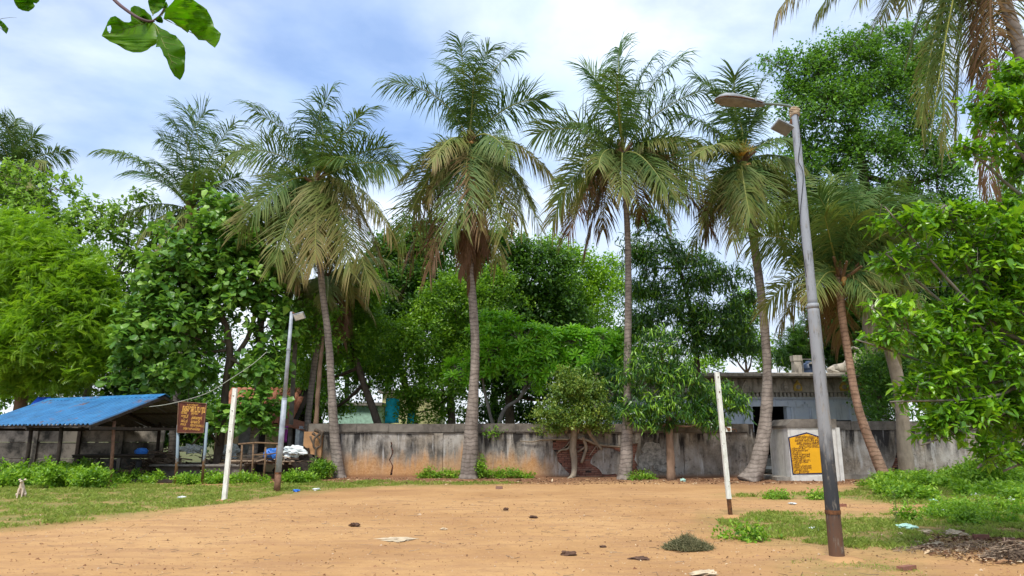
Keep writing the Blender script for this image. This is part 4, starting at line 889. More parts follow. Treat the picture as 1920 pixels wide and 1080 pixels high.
# ---------------------------------------------------------------- leaves
def T_simple(w=.28): return np.array([(0, 0, 0), (-w, .42, .07), (w, .42, .07), (0, 1, -.06)], float), np.array([(0, 2, 3), (0, 3, 1)])
def T_ovate(w=.3, curl=.12, obov=False):
    a, b = (.22, .66) if not obov else (.35, .8)
    wa, wb = (w*.85, w*.8) if not obov else (w*.6, w)
    V = np.array([(0, 0, 0), (-wa, a, .06), (0, a, 0), (wa, a, .06), (-wb, b, .03-curl*.4), (0, b, -.03-curl*.4), (wb, b, .03-curl*.4), (0, 1, -curl*1.1)], float)
    return V, np.array([(0, 2, 1), (0, 3, 2), (1, 2, 5), (1, 5, 4), (2, 3, 6), (2, 6, 5), (4, 5, 7), (5, 6, 7)])
def T_strap(w=.09, droop=.5):
    V = []; 
    for t, ww in ((0, .3), (.3, 1.), (.7, .8), (1., .05)):
        z = -droop*t*t; V += [(-w*ww, t*(1-droop*.25*t), z+.02), (w*ww, t*(1-droop*.25*t), z+.02)]
    F = [(i*2, i*2+1, i*2+3) for i in range(3)]+[(i*2, i*2+3, i*2+2) for i in range(3)]
    return np.array(V, float), np.array(F)
def T_pinnate(n=8, w=.055, ll=.28):
    V = []; F = []
    for i in range(n):
        t = .15+.85*i/(n-1)
        for s in (-1, 1):
            k = len(V); b = (0, t, -.25*t*t); L = ll*(1-.5*abs(t-.45)); e = (s*L, t+L*.35, -.25*t*t-.09); m1 = (s*L*.5, t+L*.05-w*.4, -.25*t*t-.01); m2 = (s*L*.45, t+L*.28+w*.5, -.25*t*t-.01)
            V += [b, m1, e, m2]; F += [(k, k+1, k+2), (k, k+2, k+3)]
    return np.array(V, float), np.array(F)
def frames(d, up):
    y = unit(d); z = unit(up-(up*y).sum(-1, keepdims=True)*y); x = np.cross(y, z); return x, y, z
def leaf_mesh(name, mat, P, x, y, z, size, tpl, var, jit=.0):
    V, F = tpl; n = len(P); k = len(V)
    W_ = P[:, None, :]+size[:, None, None]*(V[None, :, 0:1]*x[:, None]+V[None, :, 1:2]*y[:, None]+V[None, :, 2:3]*z[:, None])
    Fa = (F[None]+(np.arange(n)*k)[:, None, None]).reshape(-1, 3)
    return np_mesh(name, W_.reshape(-1, 3), Fa, mat, np.repeat(var, k))
def lobe_world(l):
    px, py, rx, ry, Y = l[:5]; C = A(px, py, Y); a = S(rx, C); c = S(ry, C); b = l[5] if len(l) > 5 else min(a, c)*.85
    return C, np.array([a, b, c])
def clumps(lobes, gap, g=None, inner=.55, front=.75, seed=0):
    """twig centres spread through uneven lobes; gap = mean spacing in metres"""
    r = np.random.default_rng(seed+100); Cs = []; Os = []
    for i, l in enumerate(lobes):
        C, rad = lobe_world(l) if len(l) < 7 else (np.array(l[:3]), np.array(l[3:6]))
        area = 4*math.pi*((rad[0]*rad[2])**1.6+(rad[0]*rad[1])**1.6+(rad[1]*rad[2])**1.6)**(1/1.6)/3**(1/1.6)
        n = max(4, int(area*1.35/gap**2)); d = unit(r.normal(size=(n, 3))); d[:, 2] = np.where(d[:, 2] < -.5, -d[:, 2]*r.uniform(-1, 1, n), d[:, 2]); d = unit(d)
        keep = (d[:, 1] < .25) | (r.uniform(size=n) > front); d = d[keep]; n = len(d)
        q = np.array([noise.noise(Vector(v*2.3)+Vector((i*7.7+seed, 0, 0))) for v in d]); q2 = np.array([noise.noise(Vector(v*5.5)+Vector((i*3.7+seed, 5, 0))) for v in d])
        s = r.uniform(inner, 1.0, n)**.7*(1+.62*q+.30*q2)
        Cs.append(C+d*rad*s[:, None]); Os.append(unit(d/rad*rad.mean()))
    return np.concatenate(Cs), np.concatenate(Os)
def sprays(Cs, Os, per, size, twig=.5, spread=.12, droop=.1, upk=1.0, seed=0, out=.6, newg=.0, dirdown=0.0):
    r = np.random.default_rng(seed+500); n = len(Cs); D = unit(Os+np.array([0, 0, .35])+r.normal(size=(n, 3))*.35)
    k = per; I = np.repeat(np.arange(n), k); t = np.tile(np.arange(k)/k, n)+r.uniform(-.05, .05, n*k); m = n*k
    base = Cs[I]+D[I]*((t-.35)*twig)[:, None]+r.normal(size=(m, 3))*spread-np.array([0, 0, 1])*(droop*t*t*twig)[:, None]
    an = np.tile(np.arange(k)*2.4, n)+r.uniform(-.4, .4, m); a1 = unit(np.cross(D[I], [.1, .2, 1.])); a2 = np.cross(D[I], a1)
    rad = a1*np.cos(an)[:, None]+a2*np.sin(an)[:, None]
    d = unit(rad+D[I]*out+r.normal(size=(m, 3))*.25+np.array([0, 0, -dirdown]))
    up = unit(np.array([0, 0, upk])+Os[I]*.35+r.normal(size=(m, 3))*.38)
    sz = size*np.clip(r.lognormal(-.06, .26, m), .45, 1.45); cv = r.normal(size=n)*.17
    var = np.clip(.38+cv[I]+r.normal(size=m)*.17+newg*np.maximum(0, t-.6)*2.2*(r.uniform(size=n)[I] > .45), 0, 1)
    return base, d, up, sz, var, D
def limbs(paths, lobes, parent, bark, seed=0, twig_to=None, rl=.10, curve=.3, tsides=5, twr=.018):
    """trunk(s) as parts, a branch to each lobe, fine twigs joined"""
    tops = []
    for pts, radii in paths:
        P = [A(px, py, Y) if len(q) == 3 else np.array(q) for q in pts for px, py, Y in [q[:3]]]
        P[0][2] = min(P[0][2], -.06) if P[0][2] < .4 else P[0][2]
        sp_ = smoothpath(P, 5); rr_ = np.interp(np.linspace(0, 1, len(sp_)), np.linspace(0, 1, len(radii)), radii)
        rr_[0] *= 1.35; rr_[1] *= 1.12
        MB().tube(sp_, list(rr_), 12, wob=.35).build('trunk', bark, parent, smooth=True); tops.append((sp_, rr_))
    Ls = []
    for i, l in enumerate(lobes if tops else []):
        C = lobe_world(l)[0] if len(l) < 7 else np.array(l[:3]); best = None
        for sp_, rr_ in tops:
            for j in range(len(sp_)//2, len(sp_)):
                d = np.linalg.norm(sp_[j]-C)+max(0, sp_[j][2]-C[2]+.3)*1.5
                if best is None or d < best[0]: best = (d, sp_[j], rr_[j])
        b = best[1]; mid = (b+C)/2+np.array([random.uniform(-.2, .2), random.uniform(-.2, .2), -.12*np.linalg.norm(C-b)])
        path = smoothpath([b, mid, C+(C-b)*.15], 5); r0 = min(best[2]*.75, rl)
        MB().tube(path, list(np.linspace(r0, r0*.25, len(path))), 7, wob=.2).build('branch', bark, parent, smooth=True); Ls.append(path)
    if twig_to is not None and Ls:
        Cs, Dd, tw = twig_to; allp = np.concatenate([np.array(p) for p in Ls]); rg_ = np.random.default_rng(seed); V = []; F = []; k = 0
        for c, d in zip(Cs, Dd):
            q = allp[np.argmin(((allp-c)**2).sum(1)+rg_.uniform(0, .2, len(allp)))]; m_ = (q+c)/2+rg_.normal(size=3)*.08; pts = [q, m_, c, c+d*tw]; rs = [twr, twr*.7, twr*.45, twr*.15]
            for p, r_ in zip(pts, rs):
                for j in range(3): V.append(p+r_*np.array([math.cos(2.09*j), math.sin(2.09*j)*.7, math.sin(2.09*j)*.7]))
            for a in range(3):
                for j in range(3): F.append((k+a*3+j, k+a*3+(j+1) % 3, k+a*3+3+(j+1) % 3, k+a*3+3+j))
            k += 12
        o = link('twigs', np_mesh('twigs', V, F, bark), parent); o['kind'] = 'stuff'
def tree(name, label, cat, paths, lobes, mat, bark, gap=.42, per=16, size=.11, tpl=None, seed=1, twig=.5, spread=.14, inner=.45, front=.75, newg=.3, rl=.1, loc=None, twigs=False, boost=True, leafparts=0, leafmeshes=None, group=None, upk=1.0, out=.6, dirdown=0.0, droop=.1, twr=.018, keepside=None):
    if boost: per = int(per*1.45); size *= 1.22 if size < .22 else 1.08
    C0 = lobe_world(lobes[0])[0]; base = loc if loc is not None else (A(*paths[0][0][0]) if paths else C0)
    o = thing(name, label, cat, (base[0], base[1], max(0, base[2] if base[2] < .5 else 0)), group)
    Cs, Os = clumps(lobes, gap, inner=inner, front=front, seed=seed)
    if keepside is not None:
        ok = keepside(Cs); Cs = Cs[ok]; Os = Os[ok]
    base_, d, up, sz, var, D = sprays(Cs, Os, per, size, twig, spread, droop, upk, seed, out, newg, dirdown)
    x, y, z = frames(d, up)
    n = len(base_); sel = np.zeros(n, bool)
    if leafparts:
        dist = base_[:, 1]*1.0-(base_-C0)[:, 2]*.05; proj = np.abs((z*unit(CAM-base_)).sum(1)); score = -dist*.8+proj*1.6+np.random.default_rng(seed).uniform(0, 1.2, n)
        # must lie inside the picture
        dd = base_-CAM; zz = dd@FWD; u = 960+FPX*dd[:, 0]/zz; v = 540-FPX*(dd@UPV)/zz; score[(u < 10) | (u > 1900) | (v < 5) | (v > 1070)] = -99
        sel[np.argsort(-score)[:leafparts]] = True
        for i in np.where(sel)[0]:
            Mx = Matrix([[x[i][k]*sz[i], y[i][k]*sz[i], z[i][k]*sz[i], base_[i][k]] for k in range(3)]+[[0, 0, 0, 1]])
            link('leaf', leafmeshes[int(min(2.99, var[i]*3))], o, Mx)
    k = ~sel
    f = link('foliage', leaf_mesh('foliage', mat, base_[k], x[k], y[k], z[k], sz[k], tpl or T_simple(), var[k]), o); f['kind'] = 'stuff'
    limbs(paths, lobes, o, bark, seed, (Cs, D, twig*.5) if twigs else None, rl, twr=twr)
    return o
def leafmeshes(tpl, mat):
    out = []
    for v in (.2, .5, .85): out.append(np_mesh('leaf', tpl[0], tpl[1], mat, np.full(len(tpl[0]), v)))
    return out

# ---------------------------------------------------------------- trees, back to front
tree('neem_tree', 'tall feathery bright green tree over the left end of the shed', 'tree', [([(34, 880, 30.5), (36, 780, 30.5), (52, 680, 30.3), (70, 560, 30)], [.32, .26, .22, .1])],
     [(60, 500, 95, 80, 30), (125, 610, 95, 85, 29.6), (40, 660, 95, 70, 29.2), (165, 560, 60, 70, 30.5), (20, 560, 80, 90, 30.5), (150, 690, 70, 40, 29.6), (110, 520, 70, 50, 29.4), (70, 720, 70, 35, 29.8), (190, 640, 40, 60, 30.5), (-60, 560, 80, 150, 30.5), (20, 450, 60, 50, 31)],
     M['l_feather'], M['bark_brown'], gap=.50, per=19, size=.32, tpl=T_pinnate(7, .07, .30), seed=3, twig=.6, spread=.15, newg=.7, inner=.45, upk=1.4)
tree('light_green_tree', 'airy light green tree with bare twigs above the feathery tree', 'tree', [([(150, 880, 33), (170, 700, 33), (215, 530, 33), (240, 460, 33)], [.2, .16, .12, .07]), ([(170, 700, 33), (90, 520, 33), (50, 420, 33)], [.1, .08, .05])],
     [(50, 400, 90, 50, 33), (140, 440, 90, 42, 32.6), (235, 435, 70, 42, 33), (110, 355, 50, 26, 33.2), (285, 500, 50, 50, 33), (0, 360, 60, 50, 33.4), (200, 490, 70, 40, 33), (40, 330, 45, 22, 33), (175, 400, 50, 25, 33), (265, 380, 30, 25, 33)],
     M['l_lime'], M['twig'], gap=.55, per=11, size=.27, boost=False, tpl=T_ovate(.27, .25), seed=5, twig=.7, spread=.06, newg=.3, inner=.3, twigs=True, twr=.03)
tree('dark_leafy_tree', 'dark small leaved tree filling the gap behind the shed', 'tree', [([(235, 890, 35), (240, 760, 35), (250, 650, 35)], [.2, .17, .1])],
     [(240, 650, 60, 90, 35), (190, 720, 60, 60, 35), (280, 740, 80, 50, 35), (230, 570, 40, 50, 35.5), (330, 690, 60, 80, 35.5), (390, 650, 50, 60, 36)], M['l_dark'], M['bark'], gap=.5, per=22, size=.17, seed=6, spread=.2)
tk = T_ovate(.36, .22, True); lm = leafmeshes(tk, M['l_teak'])
tree('broad_leaved_tree', 'dense tree with large rounded leaves behind the brown village sign', 'tree',
     [([(402, 893, 27.6), (414, 820, 27.6), (424, 720, 27.5), (430, 640, 27.4), (405, 560, 27.4), (390, 480, 27.4)], [.17, .15, .14, .13, .10, .07]), ([(427, 690, 27.5), (470, 620, 27.6), (490, 520, 27.8)], [.11, .09, .06]), ([(412, 835, 27.5), (385, 800, 27.2), (372, 780, 27.)], [.05, .04, .03])],
     [(395, 470, 85, 70, 27.2), (325, 520, 75, 60, 27), (275, 630, 60, 70, 26.8), (455, 540, 70, 80, 27.4), (330, 615, 75, 70, 26.6), (505, 600, 45, 90, 27.6), (485, 690, 50, 40, 27.2), (300, 710, 55, 35, 26.6), (450, 790, 70, 24, 26.8), (355, 700, 50, 45, 26.6), (415, 400, 48, 40, 27.4), (250, 690, 35, 40, 26.8), (490, 760, 40, 35, 27), (350, 560, 90, 70, 28.2), (450, 470, 60, 60, 28)],
     M['l_teak'], M['bark'], gap=.47, per=11, boost=False, size=.31, tpl=tk, seed=8, twig=.45, spread=.07, inner=.35, newg=.35, leafparts=290, leafmeshes=lm, twigs=True, front=.6, rl=.07)
tree('leafy_tree', 'mid green tree with leaning dark trunk behind the second palm', 'tree', [([(728, 850, 32), (700, 770, 32), (672, 690, 32), (655, 620, 32)], [.2, .17, .14, .1])],
     [(640, 580, 60, 55, 32), (600, 620, 40, 80, 32.5), (680, 620, 50, 60, 31.6), (640, 660, 60, 60, 32.6), (690, 560, 40, 40, 32.5), (570, 690, 36, 80, 34), (600, 760, 50, 40, 35), (690, 710, 40, 50, 34), (560, 610, 30, 50, 33.5)],
     M['l_mid'], M['bark'], gap=.42, per=20, size=.14, seed=10, spread=.16, newg=.4)
tree('dark_tall_tree', 'tall dark green tree between the second and third palms', 'tree', [([(790, 850, 35), (765, 740, 35), (742, 640, 35), (760, 520, 35)], [.2, .17, .14, .1])],
     [(750, 560, 55, 80, 35), (725, 500, 45, 50, 35.5), (770, 470, 60, 50, 36), (740, 640, 50, 60, 35.5), (820, 460, 50, 45, 36)], M['l_dark'], M['bark'], gap=.45, per=24, size=.17, seed=11, spread=.18, newg=.2)
tree('bushy_tree', 'bright green bushy tree directly behind the tallest middle palm', 'tree', [([(850, 860, 34), (845, 740, 34), (850, 640, 34)], [.22, .18, .12])],
     [(850, 570, 75, 50, 33.6), (800, 640, 60, 60, 33), (820, 720, 70, 55, 33), (750, 710, 50, 60, 33.2), (925, 545, 55, 32, 34.4), (870, 640, 60, 60, 34.5), (790, 770, 60, 30, 33.6)], M['l_mid'], M['bark'], gap=.40, per=22, size=.13, seed=12, spread=.15, newg=.6)
tree('dark_spreading_tree', 'broad dark crown rising behind and right of the middle palm', 'tree', [([(960, 860, 38), (955, 740, 38), (965, 600, 38)], [.3, .24, .16])],
     [(930, 480, 75, 50, 38), (1000, 510, 75, 55, 38), (960, 590, 90, 60, 38.5), (890, 560, 60, 70, 39), (1040, 590, 60, 60, 39), (900, 690, 90, 80, 39), (1010, 710, 100, 80, 39), (1110, 720, 60, 80, 38.5)], M['l_dark'], M['bark'], gap=.5, per=26, size=.19, seed=13, spread=.2, newg=.35, rl=.14)
tree('yellow_green_tree', 'yellow green tree far behind, left of the fourth palm trunk', 'tree', [([(1090, 860, 41), (1085, 740, 41), (1080, 600, 41)], [.25, .2, .14])],
     [(1080, 520, 60, 45, 41), (1040, 475, 40, 28, 41), (1125, 560, 45, 40, 41), (1060, 565, 60, 40, 40.6), (1140, 520, 28, 40, 41.5)], M['l_bright'], M['bark_brown'], gap=.46, per=22, size=.16, seed=14, spread=.18, newg=.6)
# rosette-leaved frangipani pair
def rosette_mesh(seed):
    r = np.random.default_rng(seed); n = 15; an = np.arange(n)*2.399; el = np.linspace(.25, 1.15, n)
    d = np.stack([np.cos(an)*np.cos(el), np.sin(an)*np.cos(el), np.sin(el)], 1); up = np.stack([-np.cos(an)*.4, -np.sin(an)*.4, np.full(n, 1.)], 1)
    x, y, z = frames(d, up); V, F = T_ovate(.13, .22, True)
    me = leaf_mesh('leaf_rosette', M['l_plum'], np.zeros((n, 3))+d*.03, x, y, z, r.uniform(.8, 1.1, n)*np.linspace(1., .7, n), (V, F), np.clip(.3+np.linspace(0, .5, n)+r.normal(size=n)*.08, 0, 1)); return me
RM = [rosette_mesh(i) for i in range(5)]
def frangipani(label, paths, lobes, seed, base, gap=.46, sz=.50):
    o = thing('frangipani_tree', label, 'tree', (base[0], base[1], 0), 'frangipani trees behind the wall'); Cs, Os = clumps(lobes, gap, inner=.75, front=.5, seed=seed); r = np.random.default_rng(seed)
    for c, q in zip(Cs, Os):
        n_ = unit(q*.8+np.array([0, 0, .75])+r.normal(size=3)*.2); n_ = Vector(n_); R_ = n_.to_track_quat('Z', 'Y').to_matrix().to_4x4() @ Matrix.Rotation(r.uniform(0, 6.28), 4, 'Z')
        link('leaf_rosette', RM[int(r.integers(5))], o, Matrix.Translation([float(v) for v in c]) @ R_ @ Matrix.Scale(float(sz*r.uniform(.8, 1.15)), 4))
    limbs(paths, lobes, o, M['twig'], seed, (Cs, -Os*0, .01), .06, twr=.035)
frangipani('broad frangipani with bright leaf rosettes right of the middle palm trunk', [([(925, 830, 30.6), (945, 770, 30.6), (975, 745, 30.6), (990, 700, 30.6), (975, 660, 30.4)], [.11, .09, .08, .07, .05]), ([(925, 800, 30.6), (915, 760, 30.5), (905, 700, 30.5), (930, 650, 30.4)], [.08, .07, .06, .04]), ([(975, 745, 30.6), (1000, 715, 30.6), (1020, 690, 30.4)], [.06, .05, .03])],
           [(925, 615, 45, 26, 30.4), (975, 640, 60, 28, 30.2), (1010, 655, 40, 30, 30.2), (915, 670, 35, 30, 29.9), (960, 690, 60, 35, 30.4), (1020, 700, 40, 30, 30.4), (870, 700, 30, 25, 30.6)], 21, A(925, 840, 30.6))
frangipani('smaller bright frangipani crown left of the fourth palm trunk', [([(1150, 830, 30.8), (1140, 770, 30.8), (1120, 720, 30.8), (1105, 680, 30.6)], [.1, .08, .06, .04]), ([(1130, 745, 30.8), (1127, 700, 30.6), (1140, 680, 30.6)], [.05, .04, .03])],
           [(1080, 645, 42, 26, 30.6), (1135, 650, 45, 28, 30.4), (1100, 680, 55, 24, 30.4), (1175, 670, 30, 26, 30.8), (1060, 690, 30, 26, 30.6)], 22, A(1150, 840, 30.8))
# drooping-leaved trees
st = T_strap(.085, .55)
tree('drooping_tree', 'tall dark tree with drooping narrow leaves between two palm trunks', 'tree', [([(1312, 860, 30.8), (1308, 700, 30.8), (1290, 560, 30.6), (1245, 420, 30.6)], [.17, .14, .1, .04])],
     [(1215, 420, 30, 35, 30.6), (1245, 480, 50, 40, 30.6), (1290, 535, 80, 28, 30.4), (1350, 520, 60, 22, 30.4), (1270, 590, 80, 40, 30.3), (1345, 600, 70, 40, 30.3), (1390, 650, 50, 30, 30.3), (1320, 650, 70, 32, 30.6), (1210, 550, 35, 60, 30.8), (1200, 620, 40, 40, 30.6), (1310, 490, 30, 25, 30.8), (1395, 560, 30, 20, 30.4), (1190, 480, 25, 40, 31)],
     M['l_ashoka'], M['bark'], gap=.40, per=14, size=.27, tpl=st, seed=31, twig=.45, spread=.12, inner=.3, newg=.25, dirdown=.9, upk=.5, twigs=True)
tree('young_drooping_tree', 'young tree with bright drooping leaf tips in front of the wall', 'tree', [([(1258, 902, 26.2), (1257, 840, 26.2), (1252, 760, 26.2), (1240, 660, 26.2)], [.17, .15, .1, .05])],
     [(1235, 650, 45, 40, 26.2), (1205, 700, 40, 40, 26), (1265, 715, 60, 40, 26.2), (1245, 765, 70, 30, 26), (1180, 770, 30, 18, 26), (1225, 790, 40, 20, 26), (1345, 745, 50, 30, 26.6), (1330, 785, 36, 24, 26.4), (1385, 755, 30, 22, 26.6), (1300, 770, 50, 30, 26.6)],
     M['l_ashoka'], M['bark_brown'], gap=.32, per=14, size=.19, tpl=st, seed=32, twig=.35, spread=.09, inner=.35, newg=.95, dirdown=1.0, upk=.5, rl=.05)
tree('drooping_shrub', 'drooping leaved small tree between frangipani and fourth palm', 'tree', [([(1140, 860, 29), (1142, 780, 29), (1135, 700, 29)], [.09, .08, .04])],
     [(1120, 690, 30, 20, 29), (1150, 725, 30, 40, 29), (1155, 770, 25, 26, 28.8), (1185, 735, 20, 26, 29)], M['l_ashoka'], M['twig'], gap=.34, per=12, size=.24, tpl=st, seed=33, twig=.35, spread=.09, newg=1., dirdown=1., upk=.5, rl=.04)
# strangler fig growing on the wall
fig = tree('wall_fig', 'olive green fig bush rooted over the broken brick of the wall', 'tree', [], [(1075, 735, 45, 34, 26.9), (1040, 775, 42, 26, 26.8), (1110, 775, 40, 28, 26.8), (1078, 790, 55, 26, 26.7), (1062, 705, 22, 16, 27), (1030, 800, 28, 14, 26.8), (1120, 800, 26, 14, 26.8), (1100, 740, 35, 30, 27)],
     M['l_olive'], M['bark_pale'], gap=.24, per=17, size=.082, seed=40, twig=.26, spread=.07, inner=.3, newg=.7, loc=A(1075, 895, 27.2), front=.4)
def root(pts, r, name='root', n=9):
    P = smoothpath([A(px, py, Y) for px, py, Y in pts], 5); MB().tube(P, list(np.interp(np.linspace(0, 1, len(P)), np.linspace(0, 1, len(r)), r)), n, wob=.4).build(name, M['bark_pale'], fig, smooth=True)
root([(1060, 903, 26.6), (1074, 892, 27.2), (1077, 870, 27.35), (1075, 845, 27.3), (1076, 815, 27.2), (1074, 770, 27.1)], [.07, .10, .12, .13, .14, .10], 'trunk')
root([(1090, 868, 27.5), (1096, 852, 27.45), (1099, 838, 27.4), (1092, 818, 27.3)], [.05, .06, .07, .07])
root([(1128, 842, 27.5), (1118, 830, 27.45), (1108, 816, 27.3), (1098, 800, 27.2)], [.06, .08, .09, .09])
root([(1165, 838, 27.5), (1140, 836, 27.48), (1118, 833, 27.48), (1102, 826, 27.4), (1085, 822, 27.3)], [.03, .05, .06, .06, .05])
root([(975, 827, 27.52), (1000, 828, 27.5), (1015, 825, 27.48), (1040, 824, 27.42), (1066, 824, 27.4)], [.015, .03, .035, .03, .04])
root([(1044, 851, 27.5), (1052, 844, 27.48), (1064, 842, 27.45), (1072, 832, 27.35)], [.015, .03, .035, .04])
root([(1046, 846, 27.5), (1060, 838, 27.5), (1068, 828, 27.4)], [.012, .015, .02])
root([(1105, 855, 27.5), (1112, 845, 27.48), (1118, 836, 27.45)], [.012, .016, .02])
root([(1122, 845, 27.5), (1119, 836, 27.48), (1114, 824, 27.4)], [.012, .02, .03])
root([(1083, 848, 27.5), (1092, 842, 27.45), (1099, 836, 27.42)], [.03, .035, .03])
for i in range(6): 
    a = 1050+i*11; root([(a, 812, 27.2), (a+5, 790, 27.1), (1076+(a-1076)*1.3, 765, 27)], [.05, .035, .02], 'branch', 6)
# small plants at the wall end and on the wall
o = thing('wall_root', 'dark twisted root hanging down the orange wall end', 'root', A(598, 880, 27.3))
for pts, r in (([(590, 806, 27.2), (600, 812, 27.2), (590, 822, 27.2), (588, 836, 27.2), (592, 842, 27.2)], [.07, .06, .05, .05, .04]), ([(606, 808, 27.2), (602, 820, 27.2), (601, 835, 27.2), (593, 842, 27.2), (592, 858, 27.2), (595, 880, 27.2)], [.05, .04, .03, .045, .04, .03]), ([(586, 812, 27.2), (597, 822, 27.2), (600, 832, 27.2)], [.06, .03, .02]), ([(582, 818, 27.2), (586, 830, 27.15), (593, 845, 27.2)], [.05, .03, .03])):
    P = smoothpath([A(*p) for p in pts], 5); MB().tube(P, list(np.interp(np.linspace(0, 1, len(P)), np.linspace(0, 1, len(r)), r)), 8, wob=.5).build('root', M['bark'], o, smooth=True)
tree('slim_brown_trunk_tree', 'slim reddish brown bare trunk growing on top of the wall end', 'tree', [([(592, 806, 27.9), (596, 740, 28), (600, 690, 28), (607, 620, 28.3)], [.09, .09, .085, .05])], [(600, 600, 36, 40, 28.6), (612, 640, 25, 30, 28.6)], M['l_mid'], M['bark_brown'], gap=.4, per=16, size=.13, seed=44, loc=A(592, 806, 27.9))
# big fig on the right
tree('big_fig_tree', 'huge airy small leaved tree rising behind the street lamp head', 'tree', [([(1640, 880, 37), (1640, 700, 37), (1630, 480, 37), (1620, 330, 37), (1600, 200, 37)], [.5, .45, .38, .25, .12])],
     [(1590, 115, 75, 45, 36.5), (1650, 80, 60, 30, 37), (1520, 150, 55, 50, 36.6), (1660, 170, 75, 60, 36.6), (1560, 220, 75, 60, 36), (1700, 130, 50, 50, 37), (1490, 200, 36, 60, 37), (1620, 290, 90, 55, 36), (1540, 310, 60, 55, 36.5), (1710, 260, 55, 80, 37), (1640, 380, 110, 45, 37), (1500, 270, 30, 40, 37.4), (1750, 330, 60, 60, 37.6), (1600, 180, 60, 40, 36), (1720, 60, 30, 20, 37.5), (1480, 340, 50, 50, 37.5), (1470, 420, 50, 40, 38), (1780, 420, 60, 70, 38), (1455, 120, 24, 22, 37), (1560, 400, 70, 60, 38), (1700, 440, 90, 60, 38), (1600, 480, 60, 40, 39)],
     M['l_ficus'], M['bark'], gap=.54, per=22, size=.165, seed=50, twig=.7, spread=.22, inner=.35, newg=.5, rl=.2, twigs=True, twr=.03)
tree('far_feathery_tree', 'dark feathery tree behind the temple roof statues', 'tree', [([(1560, 860, 46), (1560, 700, 46), (1560, 600, 46)], [.3, .25, .15])],
     [(1520, 640, 50, 36, 46), (1570, 600, 50, 45, 46), (1600, 650, 50, 50, 46), (1490, 670, 30, 22, 46), (1545, 680, 50, 30, 46), (1660, 620, 60, 90, 46)], M['l_dark'], M['bark'], gap=.6, per=16, size=.42, tpl=T_pinnate(6, .1, .26), seed=51, spread=.2, newg=.4)
tree('far_lime_tree', 'small lime green tree far behind left of the fifth palm trunk', 'tree', [([(1400, 860, 48), (1400, 700, 48)], [.2, .12])],
     [(1395, 590, 32, 40, 48), (1370, 640, 40, 30, 48), (1450, 680, 40, 22, 48), (1330, 690, 40, 22, 48), (1410, 650, 30, 30, 48)], M['l_bright'], M['bark_brown'], gap=.6, per=20, size=.2, seed=52, spread=.2, newg=.6)
tree('vine_covered_bush', 'dark vine covered bush around the grey trunk behind the right wall', 'bush', [([(1640, 880, 29.5), (1645, 780, 29.5), (1650, 700, 29.5)], [.1, .08, .05])],
     [(1640, 740, 32, 36, 29.5), (1665, 690, 45, 50, 30), (1700, 740, 50, 50, 30), (1660, 780, 40, 24, 29), (1740, 690, 60, 70, 31), (1700, 620, 40, 60, 31), (1800, 760, 60, 50, 31), (1850, 700, 60, 90, 32), (1620, 700, 25, 30, 29.8)],
     M['l_ficus'], M['bark'], gap=.38, per=20, size=.12, seed=53, spread=.14, newg=.4, inner=.35)
tree('roof_corner_shrub', 'green shrub sprouting along the right end of the temple roof', 'shrub', [([(1640, 880, 31.5), (1640, 790, 31.5)], [.06, .05])], [(1645, 715, 26, 22, 31.6), (1625, 690, 20, 30, 32.4), (1655, 750, 26, 26, 31.6), (1640, 770, 20, 24, 31.3)], M['l_mid'], M['twig'], gap=.3, per=16, size=.1, seed=54, spread=.1)
# low trees filling the horizon behind everything
for i, (px, py, rx, ry, Y, mt, lab) in enumerate(((650, 660, 90, 110, 46, 'l_mid', 'distant dark tree behind the gap between second palm and lamp post'), (790, 600, 100, 140, 46, 'l_dark', 'distant dark tree behind the gap left of the tallest palm'), (930, 620, 100, 130, 47, 'l_mid', 'distant dark tree directly behind the bright frangipani'), (1060, 640, 90, 110, 47, 'l_mid', 'distant green tree behind the olive fig bush'), (1160, 700, 80, 80, 46, 'l_dark', 'distant dark tree low behind the fourth palm trunk'), (960, 785, 110, 34, 42, 'l_dark', 'distant low bush seen under the frangipani branches'), (470, 800, 90, 50, 40, 'l_mid', 'distant bush low behind the tiled house'), (330, 820, 110, 45, 36, 'l_dark', 'dark bush behind the firewood heap and shed'), (1850, 840, 80, 60, 34, 'l_mid', 'bush showing over the far right end of the wall'), (-60, 740, 150, 70, 44, 'l_mid', 'distant bushy tree beyond the left slab wall'), (330, 760, 120, 60, 44, 'l_dark', 'distant dark tree low behind the broad leaved tree'), (520, 740, 90, 90, 46, 'l_mid', 'distant tree low behind the left lamp post'), (1230, 730, 90, 60, 47, 'l_dark', 'distant dark tree low behind the young drooping tree'), (1800, 620, 160, 160, 42, 'l_dark', 'distant dark tree behind the near leafy branches on the right'), (1990, 500, 120, 200, 42, 'l_mid', 'distant tall tree behind the upper near branches on the right'))):
    q = A(px, 860, Y); tree('distant_tree', lab, 'tree', [([(px, 870, Y), (px, py, Y)], [.2, .12])], [(px-rx*.5, py, rx*.6, ry*.8, Y), (px+rx*.5, py+8, rx*.6, ry*.75, Y), (px, py-ry*.35, rx*.6, ry*.6, Y)], M[mt], M['bark'], gap=.62, per=22, size=.26, seed=60+i, spread=.25)
o = thing('climber', 'small green climber tuft growing from the wall top left of fig', 'plant', A(920, 812, 27.5))
Cs = np.array([A(px, py, 27.45) for px, py in ((912, 812), (922, 808), (930, 806), (938, 810), (918, 818), (928, 815))]); b_, d, up, sz, var, D = sprays(Cs, np.tile([[0, -1., .3]], (6, 1)), 22, .10, .3, .08, seed=3, newg=.4); x, y, z = frames(d, up)
link('foliage', leaf_mesh('foliage', M['l_mid'], b_, x, y, z, sz, T_simple(), var), o)['kind'] = 'stuff'

